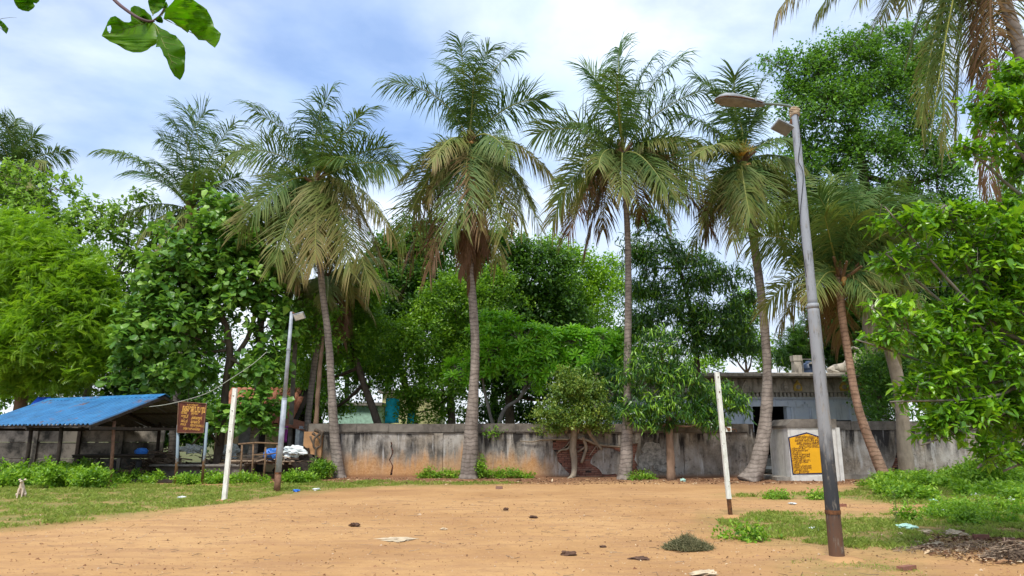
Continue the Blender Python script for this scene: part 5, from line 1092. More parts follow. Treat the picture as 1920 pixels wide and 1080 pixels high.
# ---------------------------------------------------------------- coconut palms
def bez(p0, p1, p2, t): t = t[:, None]; return (1-t)**2*p0+2*t*(1-t)*p1+t*t*p2
def frond(parent, crown, tip, arch, seed, dry=.2, droop=.6, nl=94, ll=1.05, tipdry=.14, width=.040, twist=None, lift=.25, lab=None, start=.14, face=0.0):
    r = np.random.default_rng(seed); p0 = np.asarray(crown, float); p2 = p0+(np.asarray(tip, float)-p0)*(.90 if tip[2]-crown[2] > 2.2 else .96); L = np.linalg.norm(p2-p0)
    out = p2-p0; out[2] = 0; 
    if np.linalg.norm(out) < .25*L: out = out+np.array([r.normal(), r.normal()*.6, 0])*.3
    out = unit(out); p1 = (p0+p2)/2+np.array([0, 0, 1])*arch*L; p1 = p1+np.cross(out, [0, 0, 1.])*r.normal()*.07*L-out*(.17*L if p2[2]-p0[2] > .6*L else 0); B = unit(np.cross(out, [0, 0, 1.]))
    n = nl; t = start+(1-start)*(np.arange(n)+r.uniform(-.2, .2, n))/n; t = np.clip(t, 0, .995)
    P = bez(p0, p1, p2, t); e = 1e-3; Tn = unit(bez(p0, p1, p2, t+e)-bez(p0, p1, p2, t-e)); N = unit(np.cross(B, Tn)); N *= np.sign(N[:, 2:3]+1e-6+((p2[2] < p0[2])*0))
    if p2[2] < p0[2]-.6*L: N = np.cross(B, Tn)*1.0; N = unit(N); N *= np.sign((N*out).sum(1, keepdims=True)+.3*N[:, 2:3])
    tw = r.uniform(-.5, .5) if twist is None else twist; tw = tw*(.3+t)[:, None]; Sd = B*np.cos(tw)+N*np.sin(tw); q_ = unit(np.cross(Tn, unit(np.array([0, -1., -.15])+r.normal(size=3)*.2))); q_ *= np.sign((q_*Sd).sum(1, keepdims=True)+1e-6); Sd = Sd*(1-face)+q_*face; Sd = unit(Sd-(Sd*Tn).sum(1, keepdims=True)*Tn); Nn = np.cross(Sd, Tn); Nn *= np.sign((Nn*N).sum(1, keepdims=True)+1e-6)
    V = []; vr = []; F = []
    up_f = p2[2]-p0[2] > 1.8; width = width*(.98 if up_f else 1)
    if up_f: keep_ = r.uniform(size=n) > .05
    prof = np.interp(t, [0, start, start+.1, .45, .8, 1.], [.3, .45, .75, 1., .85, .66])*ll*1.55*(L/4.5)**.35*(1.05 if p2[2] > p0[2]+1 else .92)
    segs = np.array([0, .3, .65, 1.]); 
    for s in (-1, 1):
        gap_c = r.uniform(.2, 1., 2); miss = (r.uniform(size=n) < .07) | (np.abs(t-gap_c[0]) < .015+.02*r.uniform()) | (np.abs(t-gap_c[1]) < .02*r.uniform()); fw = np.interp(t, [0, .5, .85, 1], [.15, .42, .85, 2.2])+r.normal(size=n)*.26+.35*np.sin(np.arange(n)*.37+r.uniform(0, 6))*(np.sin(np.arange(n)*.11+seed) > .3)
        d0 = unit(Sd*s+Tn*fw[:, None]+Nn*(lift+r.normal(size=n)*.10)[:, None]); ln = prof*r.uniform(.75, 1.12, n)*np.where(miss, .3, 1)*(np.where(keep_, 1, .45) if up_f else 1)
        q = P.copy(); rows = [q]; dd = d0; dr = droop*r.uniform(.7, 1.3, n)
        dirs = [d0]
        for k in range(3):
            dd = unit(d0+np.array([0, 0, -1.])*(dr*(.25+k*.75))[:, None]); q = q+dd*(ln*(segs[k+1]-segs[k]))[:, None]; rows.append(q); dirs.append(dd)
        wv = [unit(Tn-(Tn*g).sum(1, keepdims=True)*g+.25*Nn*r.normal()) for g in dirs]; wd = [width*.55, width, width*.8]
        k0 = len(V); pts = []
        for k in range(3): pts += [rows[k]-wv[k]*wd[k]/1.0*.5*1.5, rows[k]+wv[k]*wd[k]*.5*1.5]
        pts.append(rows[3]); A_ = np.stack(pts, 1); base = len(V)
        dv = np.clip(dry+r.normal(size=(n, 1))*.05+np.array([0, 0, .2, .2, .55, .55, 1.])[None]*tipdry+(t[:, None]-.3)*tipdry*1.1, 0, 1)
        f0 = np.array([(0, 1, 3), (0, 3, 2), (2, 3, 5), (2, 5, 4), (4, 5, 6)]); off = sum(len(v) for v in V)
        V.append(A_.reshape(-1, 3)); vr.append(dv.reshape(-1)); F.append((f0[None]+off+(np.arange(n)*7)[:, None, None]).reshape(-1, 3))
    nf = sum(len(f) for f in F)
    # midrib
    tt = np.linspace(0, 1, 14); C = bez(p0, p1, p2, tt); rr_ = np.interp(tt, [0, .1, 1], [.055, .036, .006]); k = sum(len(v) for v in V); ring = []
    for i in range(14):
        T_ = unit(bez(p0, p1, p2, np.array([min(1, tt[i]+.01)]))[0]-bez(p0, p1, p2, np.array([max(0, tt[i]-.01)]))[0]); u = unit(np.cross(T_, B)); 
        for j in range(4): a = math.pi/2*j+.4; ring.append(C[i]+(B*math.cos(a)*1.3+u*math.sin(a))*rr_[i])
    rf = []
    for i in range(13):
        for j in range(4): a, b_, c, d = k+i*4+j, k+i*4+(j+1) % 4, k+i*4+4+(j+1) % 4, k+i*4+4+j; rf += [(a, b_, c), (a, c, d)]
    V.append(np.array(ring)); vr.append(np.full(56, min(1, dry+.30 if dry < .6 else dry))); F.append(np.array(rf))
    mi = np.concatenate([np.zeros(nf, int), np.ones(len(rf), int)])
    me = np_mesh('frond', np.concatenate(V), np.concatenate(F), [M['frond'], M['petiole'] if dry < .6 else M['fibre']], np.concatenate(vr), mi)
    o = link('frond', me, parent)
    if lab: o['label'] = lab
    return o
def palm(label, trunk, radii, crown, tips, seed, Y, extra=8, bark='palmbark', loc=None, skirt=(), nuts=6, ll=1.05, rad=4.0, dark=.12, nl=94, low=6, flower=False, petR=.8, lowdry=.45, sprd=1.0, width=.029):
    cw = A(crown[0], crown[1], Y); base = A(*trunk[0]) if trunk else np.array([cw[0], cw[1], 0]); base[2] = max(base[2], 0) if base[2] < .3 else 0
    o = thing('coconut_palm', label, 'palm', (base[0], base[1], 0), 'coconut palms'); r = np.random.default_rng(seed)
    if trunk:
        P = [A(*p) for p in trunk]; P[0][2] = -.08 if P[0][2] < .5 else P[0][2]; P.append(cw); sp_ = smoothpath(P, 40); cum = np.concatenate([[0], np.cumsum(np.linalg.norm(np.diff(sp_, axis=0), axis=1))])
        H = cum[-1]; step = .085; ks = int(H/step); s_ = np.linspace(0, H, ks*2); pts = np.stack([np.interp(s_, cum, np.array(sp_)[:, k]) for k in range(3)], 1)
        rr_ = np.interp(s_/H, np.linspace(0, 1, len(radii)), radii)*.80; nn_ = np.array([noise.noise(Vector((0, 0, v*.5+seed))) for v in s_]); rr_ = rr_*(1+.035*(np.arange(len(s_)) % 2)+.07*nn_+.03*np.array([noise.noise(Vector((3, 0, v*5+seed))) for v in s_]))
        rr_[:6] *= np.linspace(1.25, 1.02, 6); MB().tube(list(pts), list(rr_), 16, wob=.10).build('trunk', M[bark], o, smooth=True)
    # fibrous crown heart with petiole bases
    m = MB()
    for i in range(16):
        a = r.uniform(0, 6.28); e_ = r.uniform(.1, 1.35); d = np.array([math.cos(a)*math.cos(e_), math.sin(a)*math.cos(e_), math.sin(e_)]); c0 = cw-np.array([0, 0, .35])+np.array([0, 0, 1])*r.uniform(-.15, .35); m.tube([c0, c0+d*.35, c0+d*.8*petR], [.10, .07, .045], 6)
    m.build('petiole_bases', M['fibre'], o)
    if nuts:
        for i in range(nuts):
            a = r.uniform(3.3, 6.1); c = cw+np.array([math.cos(a)*.32, math.sin(a)*.32, -.28-r.uniform(0, .35)])
            MB().lathe(c, [(.02, -.12), (.08, -.09), (.105, 0), (.08, .09), (.02, .12)], 9).build('coconut', M['coconut'], o, smooth=True)
    if flower:
        m = MB()
        for i in range(46): a = r.uniform(2.6, 6.8); d = unit([math.cos(a), math.sin(a)*.8, r.uniform(.1, 1.2)]); c0 = cw+np.array([-.1, -.3, .05]); m.tube([c0, c0+d*r.uniform(.4, .75)], [.02, .009], 4)
        m.build('flower_spray', M['flower'], o)
    k = 0
    for q in tips:
        px, py = q[0], q[1]; dyw = q[2] if len(q) > 2 else float(r.uniform(-1.2, .6))*sprd; typ = q[3] if len(q) > 3 else None
        tip = A(px, py, Y+dyw); up_ = (crown[1]-py); L = np.linalg.norm(tip-cw); el = (tip[2]-cw[2])/L
        arch = .10+.10*r.uniform() if el > .6 else (.22+.1*r.uniform() if el > -.1 else .34+.12*r.uniform()); 
        dry = dark+.02+.16*r.uniform()+(.05 if el < .2 else 0)+(lowdry*.32*r.uniform(.2, 1) if el < -.3 else 0); td = .05 if el > .2 else .20
        lab = None
        fc = .0+.35*r.uniform()**2; dp = (.38+.35*r.uniform()) if el > .3 else .45+.75*(el > -.6)+r.uniform(0, .35)
        if typ in ('y', 'g'): fc = .72; dp = .5
        if typ == 'y': dry, td, lab = r.uniform(.16, .34), .24, 'yellowing frond'
        if typ == 'b': dry, td, lab = .70, .35, 'brown dried frond'
        if typ == 'g': dry, td = .22, .16
        frond(o, cw+np.array([0, 0, -.1]), tip, arch, seed*97+k, dry, dp, nl, ll, td, width, lab=lab, lift=.3 if el > .3 else .1, face=fc); k += 1
    for i in range(extra):   # fronds that point away or towards the viewer
        a = r.uniform(.15, math.pi-.15)*(1 if i % 3 else -1); e_ = r.uniform(-.7, 1.1); Lf = rad*r.uniform(.75, 1.)
        tip = cw+Lf*np.array([math.cos(a)*math.cos(e_), math.sin(a)*math.cos(e_), math.sin(e_)]); frond(o, cw, tip, .25, seed*57+i, dark+.08*r.uniform()+(.2 if e_ < -.2 else 0), .7, nl, ll, .16, width)
    for i in range(low):     # old fronds hanging below the crown, olive to brown
        a = r.uniform(0, 6.28) if i % 3 else r.uniform(.3, 2.8); e_ = r.uniform(-1.15, -.55); Lf = rad*r.uniform(.62, .95); tip = cw+Lf*np.array([math.cos(a)*math.cos(e_), math.sin(a)*math.cos(e_), math.sin(e_)])
        frond(o, cw-np.array([0, 0, .2]), tip, .42, seed*71+i, r.uniform(.22, .38) if i % 3 else r.uniform(.6, .85), 1.1, nl, ll, .25, width, face=.3)
    for i, (px, py, px2, py2) in enumerate(skirt):
        a_ = A(px, py, Y-.15); b_ = A(px2, py2, Y-.35+.2*(i % 3)); frond(o, a_, b_, .04, seed*31+i, .92, 2.2, 46, .75, .1, lab='dead frond hanging against the trunk', lift=0)
    return o
palm('small dark palm crown cut by the left picture edge above the trees', None, None, (22, 320), [(90, 303), (72, 245), (30, 212), (-10, 200), (5, 215), (-60, 250), (60, 270), (-50, 330), (55, 345), (100, 320)], 101, 40, extra=5, rad=4.5, nuts=0)
palm('dark palm standing behind the broad leaved tree, trunk beside sign', [(322, 890, 29.5), (326, 800, 29.8), (345, 600, 31)], [.21, .17, .15, .14], (360, 392), [(350, 185), (388, 190), (318, 212), (296, 245), (448, 212), (182, 268), (478, 262, .3), (452, 330), (230, 400), (262, 440), (300, 480), (245, 320), (400, 405, -1.5, 'y'), (470, 380), (330, 500, -1), (290, 300)], 102, 32, extra=1, rad=4.6, nuts=5)
palm('leaning palm rooted at wall end with broad yellowing left fronds', [(637, 893, 27.2), (626, 800, 27.2), (616, 640, 27.1), (604, 540, 27), (596, 440, 27)], [.30, .19, .165, .16, .155], (594, 335), [(621, 158), (690, 195), (596, 205), (463, 190), (432, 284, -.8, 'g'), (750, 312, -.5, 'g'), (735, 275), (440, 440, -1.2, 'y'), (470, 400, -1.5, 'g'), (512, 500, -1.5, 'y'), (560, 515, -1.2, 'y'), (590, 500, -1.8), (700, 550, -1.6), (722, 490, -.6), (740, 440), (660, 520, -1.8), (570, 270, 1), (655, 560, .8), (520, 380, .8)], 103, 27, extra=1, rad=4.2, nuts=6, lowdry=.6, ll=1.2)
palm('tallest middle palm with skirt of dead fronds round its trunk', [(878, 897, 27.0), (884, 800, 27), (891, 660, 27), (886, 560, 27), (880, 480, 27)], [.42, .235, .205, .19, .17], (880, 262), [(862, 60), (920, 75), (972, 80), (835, 112), (718, 140, -.6), (1018, 184, -.4), (1045, 335, -.5), (1022, 440, -.4), (738, 470, -.6, 'y'), (762, 500, -.4, 'b'), (800, 520, -.8, 'b'), (770, 400, .5), (845, 440, -2, 'g'), (868, 430, -2.2, 'y'), (945, 450, -1.8, 'y'), (985, 430, -1.2), (935, 500, -.3, 'y'), (905, 440, -2), (1000, 380, .5), (960, 290, -2.2, 'g'), (890, 120, -1.5)], 104, 27, extra=1, rad=4.6, skirt=[(872, 380, 868, 520), (880, 390, 882, 545), (890, 385, 898, 500), (865, 370, 858, 470), (897, 380, 912, 480), (884, 400, 888, 530), (878, 390, 874, 500)], lowdry=.8, ll=1.15)
palm('straight palm in front of the drooping tree with olive gold fronds', [(1172, 902, 26.4), (1176, 800, 26.4), (1177, 660, 26.3), (1178, 500, 26.2), (1174, 380, 26.1)], [.34, .185, .165, .15, .14], (1168, 285), [(1090, 112), (1160, 68), (1225, 98), (1285, 92), (1338, 155, -.3), (1000, 250, -.4, 'g'), (1078, 232), (1310, 262), (1030, 420, -.6, 'y'), (1060, 450, -.3, 'b'), (1095, 470, 0, 'b'), (1040, 380, -1, 'y'), (1120, 315, -2, 'y'), (1330, 320, -.9, 'y'), (1345, 440, -.3, 'b'), (1275, 380, -1.5, 'g'), (1255, 360, -1.8, 'y'), (1325, 400, -.4, 'b'), (1320, 350, -1.2, 'y'), (1100, 400, .6)], 105, 26, extra=1, rad=4.4, lowdry=.8, ll=1.15)
palm('palm with orange flower spray whose bent trunk crosses the gateway', [(1403, 902, 25.6), (1422, 865, 25.7), (1436, 780, 25.9), (1438, 680, 26), (1428, 560, 26), (1416, 470, 26)], [.42, .29, .205, .20, .195, .19, .17], (1392, 300), [(1376, 122), (1432, 140), (1352, 160), (1303, 132), (1268, 205, .4), (1308, 290, -1.2, 'g'), (1480, 262, .3), (1340, 470, -.4), (1292, 480, .8), (1402, 440, -1.5, 'g'), (1440, 410, -1.2, 'g'), (1492, 392, -.4), (1372, 460, -1), (1480, 475, .6), (1505, 305, .6), (1320, 420, -.6, 'y'), (1350, 250, 1), (1440, 200, 1)], 106, 26, extra=1, rad=4.4, flower=True, nuts=7)
palm('young palm with orange leaf bases leaning over the right wall', [(1664, 898, 24.9), (1640, 850, 24.9), (1608, 760, 24.8), (1588, 650, 24.8), (1578, 580, 24.8)], [.26, .20, .17, .165, .17, .18], (1574, 510), [(1400, 445, -.8, 'g'), (1425, 585, -.3, 'y'), (1530, 350), (1578, 340, .4), (1635, 345), (1700, 372), (1720, 420), (1700, 480), (1480, 480, .6), (1650, 590), (1545, 400, -1.8, 'g'), (1610, 400, -1.5, 'g'), (1500, 400, .4), (1680, 540, -.6, 'y'), (1520, 560, -1, 'y'), (1740, 360, .8), (1600, 300, .8), (1560, 310, 1)], 107, 24.8, extra=1, rad=3.8, bark='palmbark_red', nuts=5, ll=1.1, petR=1.3)
palm('tall grey trunked palm with dry thatch half hidden by near leaves', [(1704, 908, 26.0), (1696, 840, 26), (1688, 740, 26), (1668, 640, 26), (1656, 560, 26)], [.36, .30, .28, .30, .30, .24], (1652, 470), [(1780, 400), (1740, 480), (1600, 520), (1620, 560), (1700, 560), (1720, 380), (1640, 360), (1760, 520), (1590, 430)], 108, 26, extra=5, rad=3.2, skirt=[(1655, 500, 1640, 600), (1660, 500, 1680, 630), (1655, 490, 1662, 610), (1665, 500, 1700, 600), (1650, 500, 1660, 640)], bark='bark_pale', nuts=0)
palm('grey palm trunk rising from behind the wall end, crown in shade', [(572, 880, 29.5), (578, 780, 29.6), (590, 680, 29.8), (602, 600, 30)], [.18, .165, .16, .15, .14], (612, 520), [(548, 470), (580, 440), (640, 450), (690, 500), (700, 590), (655, 610, -.8, 'b'), (640, 640, -.5, 'b'), (530, 560), (560, 620), (668, 560, -1, 'y')], 109, 30.2, extra=5, rad=3.6, nuts=0)
palm('short ringed palm trunk behind the rail fence under broad leaves', [(466, 892, 27.4), (476, 830, 27.5), (484, 740, 27.8), (488, 640, 28)], [.24, .2, .18, .17, .16], (492, 470), [(430, 520), (540, 560), (545, 480), (500, 560), (520, 400), (450, 430)], 110, 28.4, extra=4, rad=3.2, nuts=0)
palm('near palm whose trunk leaves the top right picture corner', [(2040, 1010, 14.4), (1990, 600, 14.4), (1950, 300, 14.4), (1915, 110, 14.4), (1890, 20, 14.3), (1862, -80, 14.3)], [.22, .17, .15, .155, .16, .16, .15], (1850, -170), [(1440, 30, -.6), (1520, 30, .2), (1600, 10, -.4), (1640, 50, .6), (1690, 20, 0), (1738, 290, -.5, 'g'), (1768, 300, .1), (1722, 250, .2, 'y'), (1790, 285, .4), (1700, 110, .9), (1840, 370, .3, 'b'), (1875, 390, .1, 'b'), (1855, 395, -.2, 'b'), (1905, 360, .4, 'b'), (1740, 200, .5, 'g'), (2050, 200), (2100, 0), (1830, 150, 1.2), (1960, 330, .6, 'y'), (1760, -400), (1900, -450)], 111, 14.3, extra=1, rad=4.0, nuts=0, ll=.70, nl=150, sprd=.5, width=.020, low=0)

# ---------------------------------------------------------------- near leafy tree on the right
nk = T_ovate(.22, .2); nm = leafmeshes(nk, M['l_near'])
tree('near_leafy_tree', 'large bright green leafy branches reaching in from the right edge', 'tree', [([(2260, 1080, 10.4), (2200, 800, 10.4), (2120, 560, 10.3), (2050, 400, 10.2)], [.26, .2, .15, .09]), ([(2200, 800, 10.4), (2080, 720, 10.2), (1960, 660, 10)], [.12, .09, .05])],
     [(1880, 215, 70, 45, 9.6), (1840, 290, 55, 18, 9.6), (1900, 150, 40, 30, 9.8), (1800, 420, 100, 32, 9.4), (1700, 425, 55, 22, 9.2), (1830, 490, 100, 50, 9.6), (1700, 500, 50, 30, 9.4), (1890, 560, 60, 60, 9.8), (1830, 600, 80, 45, 9.6), (1680, 590, 36, 34, 9.2), (1655, 640, 24, 26, 9.2), (1760, 640, 60, 35, 9.4), (1870, 690, 70, 50, 9.6), (1760, 715, 60, 26, 9.4), (1710, 740, 34, 14, 9.3), (1800, 780, 65, 40, 9.4), (1880, 780, 55, 50, 9.7), (1760, 810, 40, 22, 9.4), (1858, 850, 26, 30, 9.5), (1900, 430, 60, 60, 10), (1960, 300, 60, 100, 10), (1960, 600, 60, 160, 10), (1910, 860, 40, 16, 9.6), (1860, 640, 100, 90, 11), (1880, 480, 90, 60, 11), (1800, 740, 90, 70, 11), (1900, 800, 60, 60, 10.8)],
     M['l_near'], M['twig'], gap=.19, per=14, boost=False, size=.135, tpl=nk, seed=70, twig=.24, spread=.03, inner=.25, newg=.5, leafparts=300, leafmeshes=nm, twigs=True, rl=.05, twr=.008, front=.35, upk=1.3)

# ---------------------------------------------------------------- hanging leaves top left, close to the camera
def zp(x, y): return (x/3.84, y/3.84)
tw = thing('hanging_twig', 'twig with large insect eaten green leaves hanging at top left', 'twig', A(270, 20, 2.3))
outl = [([(1100, 150), (1085, 110), (1040, 70), (1000, 48), (965, 40), (940, 55), (940, 100), (944, 150), (930, 162), (895, 158), (862, 135), (830, 114), (795, 125), (775, 158), (762, 190), (748, 222), (732, 258), (790, 298), (850, 325), (900, 358), (960, 378), (1015, 378), (1060, 360), (1085, 338), (1122, 320), (1132, 280), (1122, 205)], (1105, 150), (735, 255), .04, 0, [[(770, 190), (795, 182), (802, 205), (792, 240), (775, 222)]]),
        ([(1112, 165), (1160, 205), (1200, 222), (1225, 240), (1265, 255), (1300, 295), (1328, 330), (1336, 380), (1332, 440), (1330, 510), (1312, 555), (1296, 577), (1255, 548), (1222, 492), (1198, 425), (1178, 400), (1165, 360), (1150, 338), (1122, 340), (1130, 260)], (1112, 168), (1296, 575), -.03, 1, []),
        ([(1178, 130), (1186, 95), (1198, 60), (1240, 18), (1275, -30), (1330, -40), (1385, -8), (1430, 25), (1490, 68), (1512, 110), (1532, 150), (1540, 192), (1592, 242), (1580, 292), (1548, 345), (1510, 318), (1480, 292), (1430, 288), (1388, 240), (1366, 216), (1352, 237), (1290, 190), (1230, 148)], (1180, 134), (1560, 330), .05, 0, []),
        ([(1100, 108), (1078, 72), (1066, 12), (1070, -30), (1120, -70), (1190, -60), (1200, -20), (1182, 50), (1140, 85)], (1100, 110), (1130, -60), .03, 1, []),
        ([(1165, 110), (1172, 60), (1185, 20), (1196, 10), (1212, 40), (1190, 85)], (1165, 112), (1200, 15), .01, 0, []),
        ([(985, 125), (1020, 108), (1060, 118), (1085, 150), (1060, 172), (1020, 165)], (985, 125), (1085, 155), .02, 1, []),
        ([(1112, 140), (1130, 118), (1160, 115), (1176, 150), (1170, 168), (1130, 160)], (1112, 140), (1176, 155), .02, 1, [])]
def bigleaf(o_, b, t, bend, dk, hls, Y, parent, f=zp):
    B0 = np.array(f(*b)); T0 = np.array(f(*t)); ax_ = (T0-B0); Ln_ = np.linalg.norm(ax_); ax_ = ax_/Ln_; nx_ = np.array([-ax_[1], ax_[0]])
    loops = [[f(*p) for p in o_]]+[[f(*p) for p in h] for h in hls]
    dens = []
    for lp in loops:
        q = []; n = len(lp)
        for i in range(n):
            a, b_ = np.array(lp[i]), np.array(lp[(i+1) % n]); k = max(1, int(np.linalg.norm(b_-a)/4))
            for j in range(k): q.append(a+(b_-a)*j/k+np.array([noise.noise(Vector((a[0]*.3, j, 0))), noise.noise(Vector((a[1]*.3, j, 5)))])*.7)
        dens.append(q)
    # interior points on a grid give the blade its curvature
    import itertools
    P2 = [tuple(p) for lp in dens for p in lp]; tri = tessellate_polygon([[Vector((p[0], p[1], 0)) for p in lp] for lp in dens])
    bm_v = list(P2); F = [tuple(t_) for t_ in tri]
    for _ in range(2):   # split long triangles at their middles
        nf = []; cache = {}
        def midp(a, b_):
            k = (min(a, b_), max(a, b_))
            if k not in cache: cache[k] = len(bm_v); bm_v.append(tuple((np.array(bm_v[a])+np.array(bm_v[b_]))/2))
            return cache[k]
        for a, b_, c in F:
            ab, bc, ca = midp(a, b_), midp(b_, c), midp(c, a); nf += [(a, ab, ca), (ab, b_, bc), (ca, bc, c), (ab, bc, ca)]
        F = nf
    V = []
    for p in bm_v:
        u = np.dot(np.array(p)-B0, ax_)/Ln_; v = np.dot(np.array(p)-B0, nx_)/Ln_
        dy = bend*math.sin(max(-.2, u)*2.6)*2-abs(v)*.10+.010*math.sin(u*22+v*4)*min(1, abs(v)*5); V.append(A(p[0], p[1], Y+dy))
    me = np_mesh('leaf', V, np.array(F), M['l_top'], np.full(len(V), .25 if dk else .62), smooth=True); o = link('leaf', me, parent)
    so = o.modifiers.new('thick', 'SOLIDIFY'); so.thickness = .0006
    mm = MB(); rp = []
    for i in range(9):
        u = i/8*.96; p = B0+ax_*Ln_*u; rp.append(A(p[0], p[1], Y+bend*math.sin(u*2.6)*2-.002))
    mm.tube(rp, list(np.linspace(.0022, .0006, 9)), 6)
    for i in range(1, 8):
        for s in (-1, 1):
            u = i/9; pts = []
            for q in (0, .5, 1.):
                p = B0+ax_*Ln_*(u+.13*q)+nx_*s*Ln_*.20*q*math.sin(min(1, u+.25)*2.8)*(.9); 
                if not inpoly(np.array(p[0]), np.array(p[1]), [tuple(x_) for x_ in dens[0]]): break
                v = .20*q; pts.append(A(p[0], p[1], Y+bend*math.sin((u+.13*q)*2.6)*2-abs(np.dot(p-B0, nx_)/Ln_)*.10-.0022))
            if len(pts) >= 2: mm.tube(pts, list(np.linspace(.0010, .0004, len(pts))), 4)
    mm.build('midrib', M['veins'], o); return o
M['veins'] = plain('pale leaf veins', (.16, .20, .03), .6)
M['twigred'] = plain('purplish twig', (.12, .07, .075), .7)
for o_, b, t, bend, dk, hls in outl: bigleaf(o_, b, t, bend, dk, hls, 2.3, tw)
MB().tube(smoothpath([A(*zp(700, -150), 2.32), A(*zp(820, -5), 2.31), A(*zp(900, 65), 2.3), A(*zp(990, 125), 2.29), A(*zp(1060, 152), 2.3), A(*zp(1110, 150), 2.3)], 5), list(np.linspace(.0075, .0045, 26)), 8).build('stem', M['twigred'], tw, smooth=True)
MB().tube(smoothpath([A(*zp(1100, 150), 2.3), A(*zp(1150, 112), 2.3), A(*zp(1185, 60), 2.3)], 4), .003, 6).build('stem', M['twigred'], tw)
t2 = thing('hanging_leaf', 'single dark leaf tip hanging at the very top left corner', 'leaf', A(48, 5, 2.5))
bigleaf([(95, -60), (98, 0), (112, 35), (130, 58), (160, 75), (205, 82), (240, 60), (252, 42), (240, 20), (262, 25), (282, 8), (290, -60)], (190, -90), (205, 80), .02, 1, [], 2.5, t2)
t3 = thing('hanging_leaf', 'small narrow leaf with thin tendril at the upper left edge', 'leaf', A(5, 45, 2.5))
bigleaf([(-60, 120), (-20, 130), (10, 150), (40, 178), (62, 205), (58, 225), (46, 245), (25, 222), (5, 190), (-30, 165), (-60, 160)], (-60, 140), (46, 243), .01, 1, [], 2.5, t3)
MB().tube([A(*zp(-20, 145), 2.5), A(*zp(20, 132), 2.5), A(*zp(75, 126), 2.5), A(*zp(120, 128), 2.5)], [.0014, .001, .0007, .0004], 5).build('tendril', M['veins'], t3)

# ---------------------------------------------------------------- grass, weeds, litter
def blades(name, poly, dens, h, w, mat, seed, label, thin=None, up=.5, parent=None):
    r = np.random.default_rng(seed); P = np.array(poly); lo, hi = P.min(0), P.max(0); n = int((hi[0]-lo[0])*(hi[1]-lo[1])*dens); X = r.uniform(lo[0], hi[0], n); Yy = r.uniform(lo[1], hi[1], n)
    ok = inpoly(X, Yy, poly); X, Yy = X[ok], Yy[ok]; q = np.array([nz(a, b_, 1.1, 4)+.5*nz(a, b_, 4, 2) for a, b_ in zip(X, Yy)]); ok = q > (thin if thin is not None else -.15)+r.normal(size=len(q))*.12; X, Yy, q = X[ok], Yy[ok], q[ok]; n = len(X)
    B = np.stack([X, Yy, np.zeros(n)], 1); d = unit(np.stack([r.normal(size=n)*up, r.normal(size=n)*up, np.ones(n)], 1)); hh = h*r.uniform(.4, 1.25, n)*(1+.8*np.clip(q, 0, 1)); s_ = unit(np.cross(d, r.normal(size=(n, 3)))); b2 = r.normal(size=(n, 3))*.3; b2[:, 2] = -.12
    V = np.stack([B-s_*w/2, B+s_*w/2, B+d*(hh*.55)[:, None]+s_*w*.35, B+(d+b2)*hh[:, None]], 1); F = (np.array([(0, 1, 2), (0, 2, 3)])[None]+(np.arange(n)*4)[:, None, None]).reshape(-1, 3)
    o = link(name, np_mesh(name, V.reshape(-1, 3), F, M[mat], np.repeat(np.clip(.45+.22*r.normal(size=n)-.25*q, 0, 1), 4)), parent); return tag(o, label, kind='stuff')
blades('grass', GR_LEFT, 640, .075, .011, 'l_grass', 1, 'short patchy grass along the left edge of the sand', -.12)
blades('grass', GR_R2, 1300, .07, .010, 'l_grass', 2, 'patch of grass around the foot of the lamp post', -.10)
blades('grass', GR_R1, 560, .09, .012, 'l_grass', 3, 'strip of grass in front of the right wall', -.05)
blades('grass', GR_R3, 900, .03, .006, 'l_grass', 4, 'thin dry grass nearest the camera on the right', .0, up=1.2)
def weeds(label, spots, seed, size=.13, per=16, gap=.2, mat='l_weed', tpl=None, name='weeds', kind='stuff', cat=None):
    lob = [(x_, y_, h_*.45, rx, ry, h_*.55, 0) for x_, y_, h_, rx, ry in spots]; Cs, Os = clumps(lob, gap, inner=.35, front=.2, seed=seed); Cs[:, 2] = np.maximum(Cs[:, 2], .05)
    b_, d, up, sz, var, D = sprays(Cs, Os, per, size, .22, .05, seed=seed, newg=.5, upk=1.); x, y, z = frames(d, up)
    b_[:, 2] = np.maximum(b_[:, 2], .02); o = link(name, leaf_mesh(name, M[mat], b_, x, y, z, sz, tpl or T_simple(.25), var)); return tag(o, label, cat, kind=kind)
r = np.random.default_rng(5); sp_ = []
for i in range(34):
    g_ = G(r.uniform(-70, 190), r.uniform(897, 916)); sp_.append((g_[0], g_[1], r.uniform(.2, .68)*(1.1 if g_[1] > 21 else .65), r.uniform(.25, .65), r.uniform(.3, .5)))
weeds('dense bright green weeds behind the seated dog', sp_, 80, .11, 18, .19)
sp_ = []
for i in range(30):
    g_ = G(r.uniform(190, 600), r.uniform(903, 909)); sp_.append((g_[0], g_[1], r.uniform(.12, .34), r.uniform(.2, .45), r.uniform(.15, .3)))
weeds('low weeds along the foot of shed, sign and rail fence', sp_, 81, .10, 14, .16)
sp_ = [(float(A(604, 885, 26.6)[0]), 26.6, .62, .42, .35)]; tag(weeds('', sp_, 82, .11, 22, .13, 'l_mid', T_ovate(.16, .1), 'leafy_shrub', None), 'round low leafy shrub between wall end and leaning palm', 'shrub')
sp_ = []
for px in np.linspace(790, 990, 16): sp_.append((float(A(px, 895, 27)[0]), 27.1, r.uniform(.1, .36), .22, .14))
sp_ += [(float(A(903, 890, 26.8)[0]), 26.9, .75, .18, .14), (float(A(1215, 900, 26)[0]), 26.3, .2, .3, .15), (float(A(1192, 900, 26)[0]), 26, .18, .2, .15)]
weeds('weeds sprouting along the foot of the wall by the middle palm', sp_, 83, .09, 14, .14)
sp_ = []
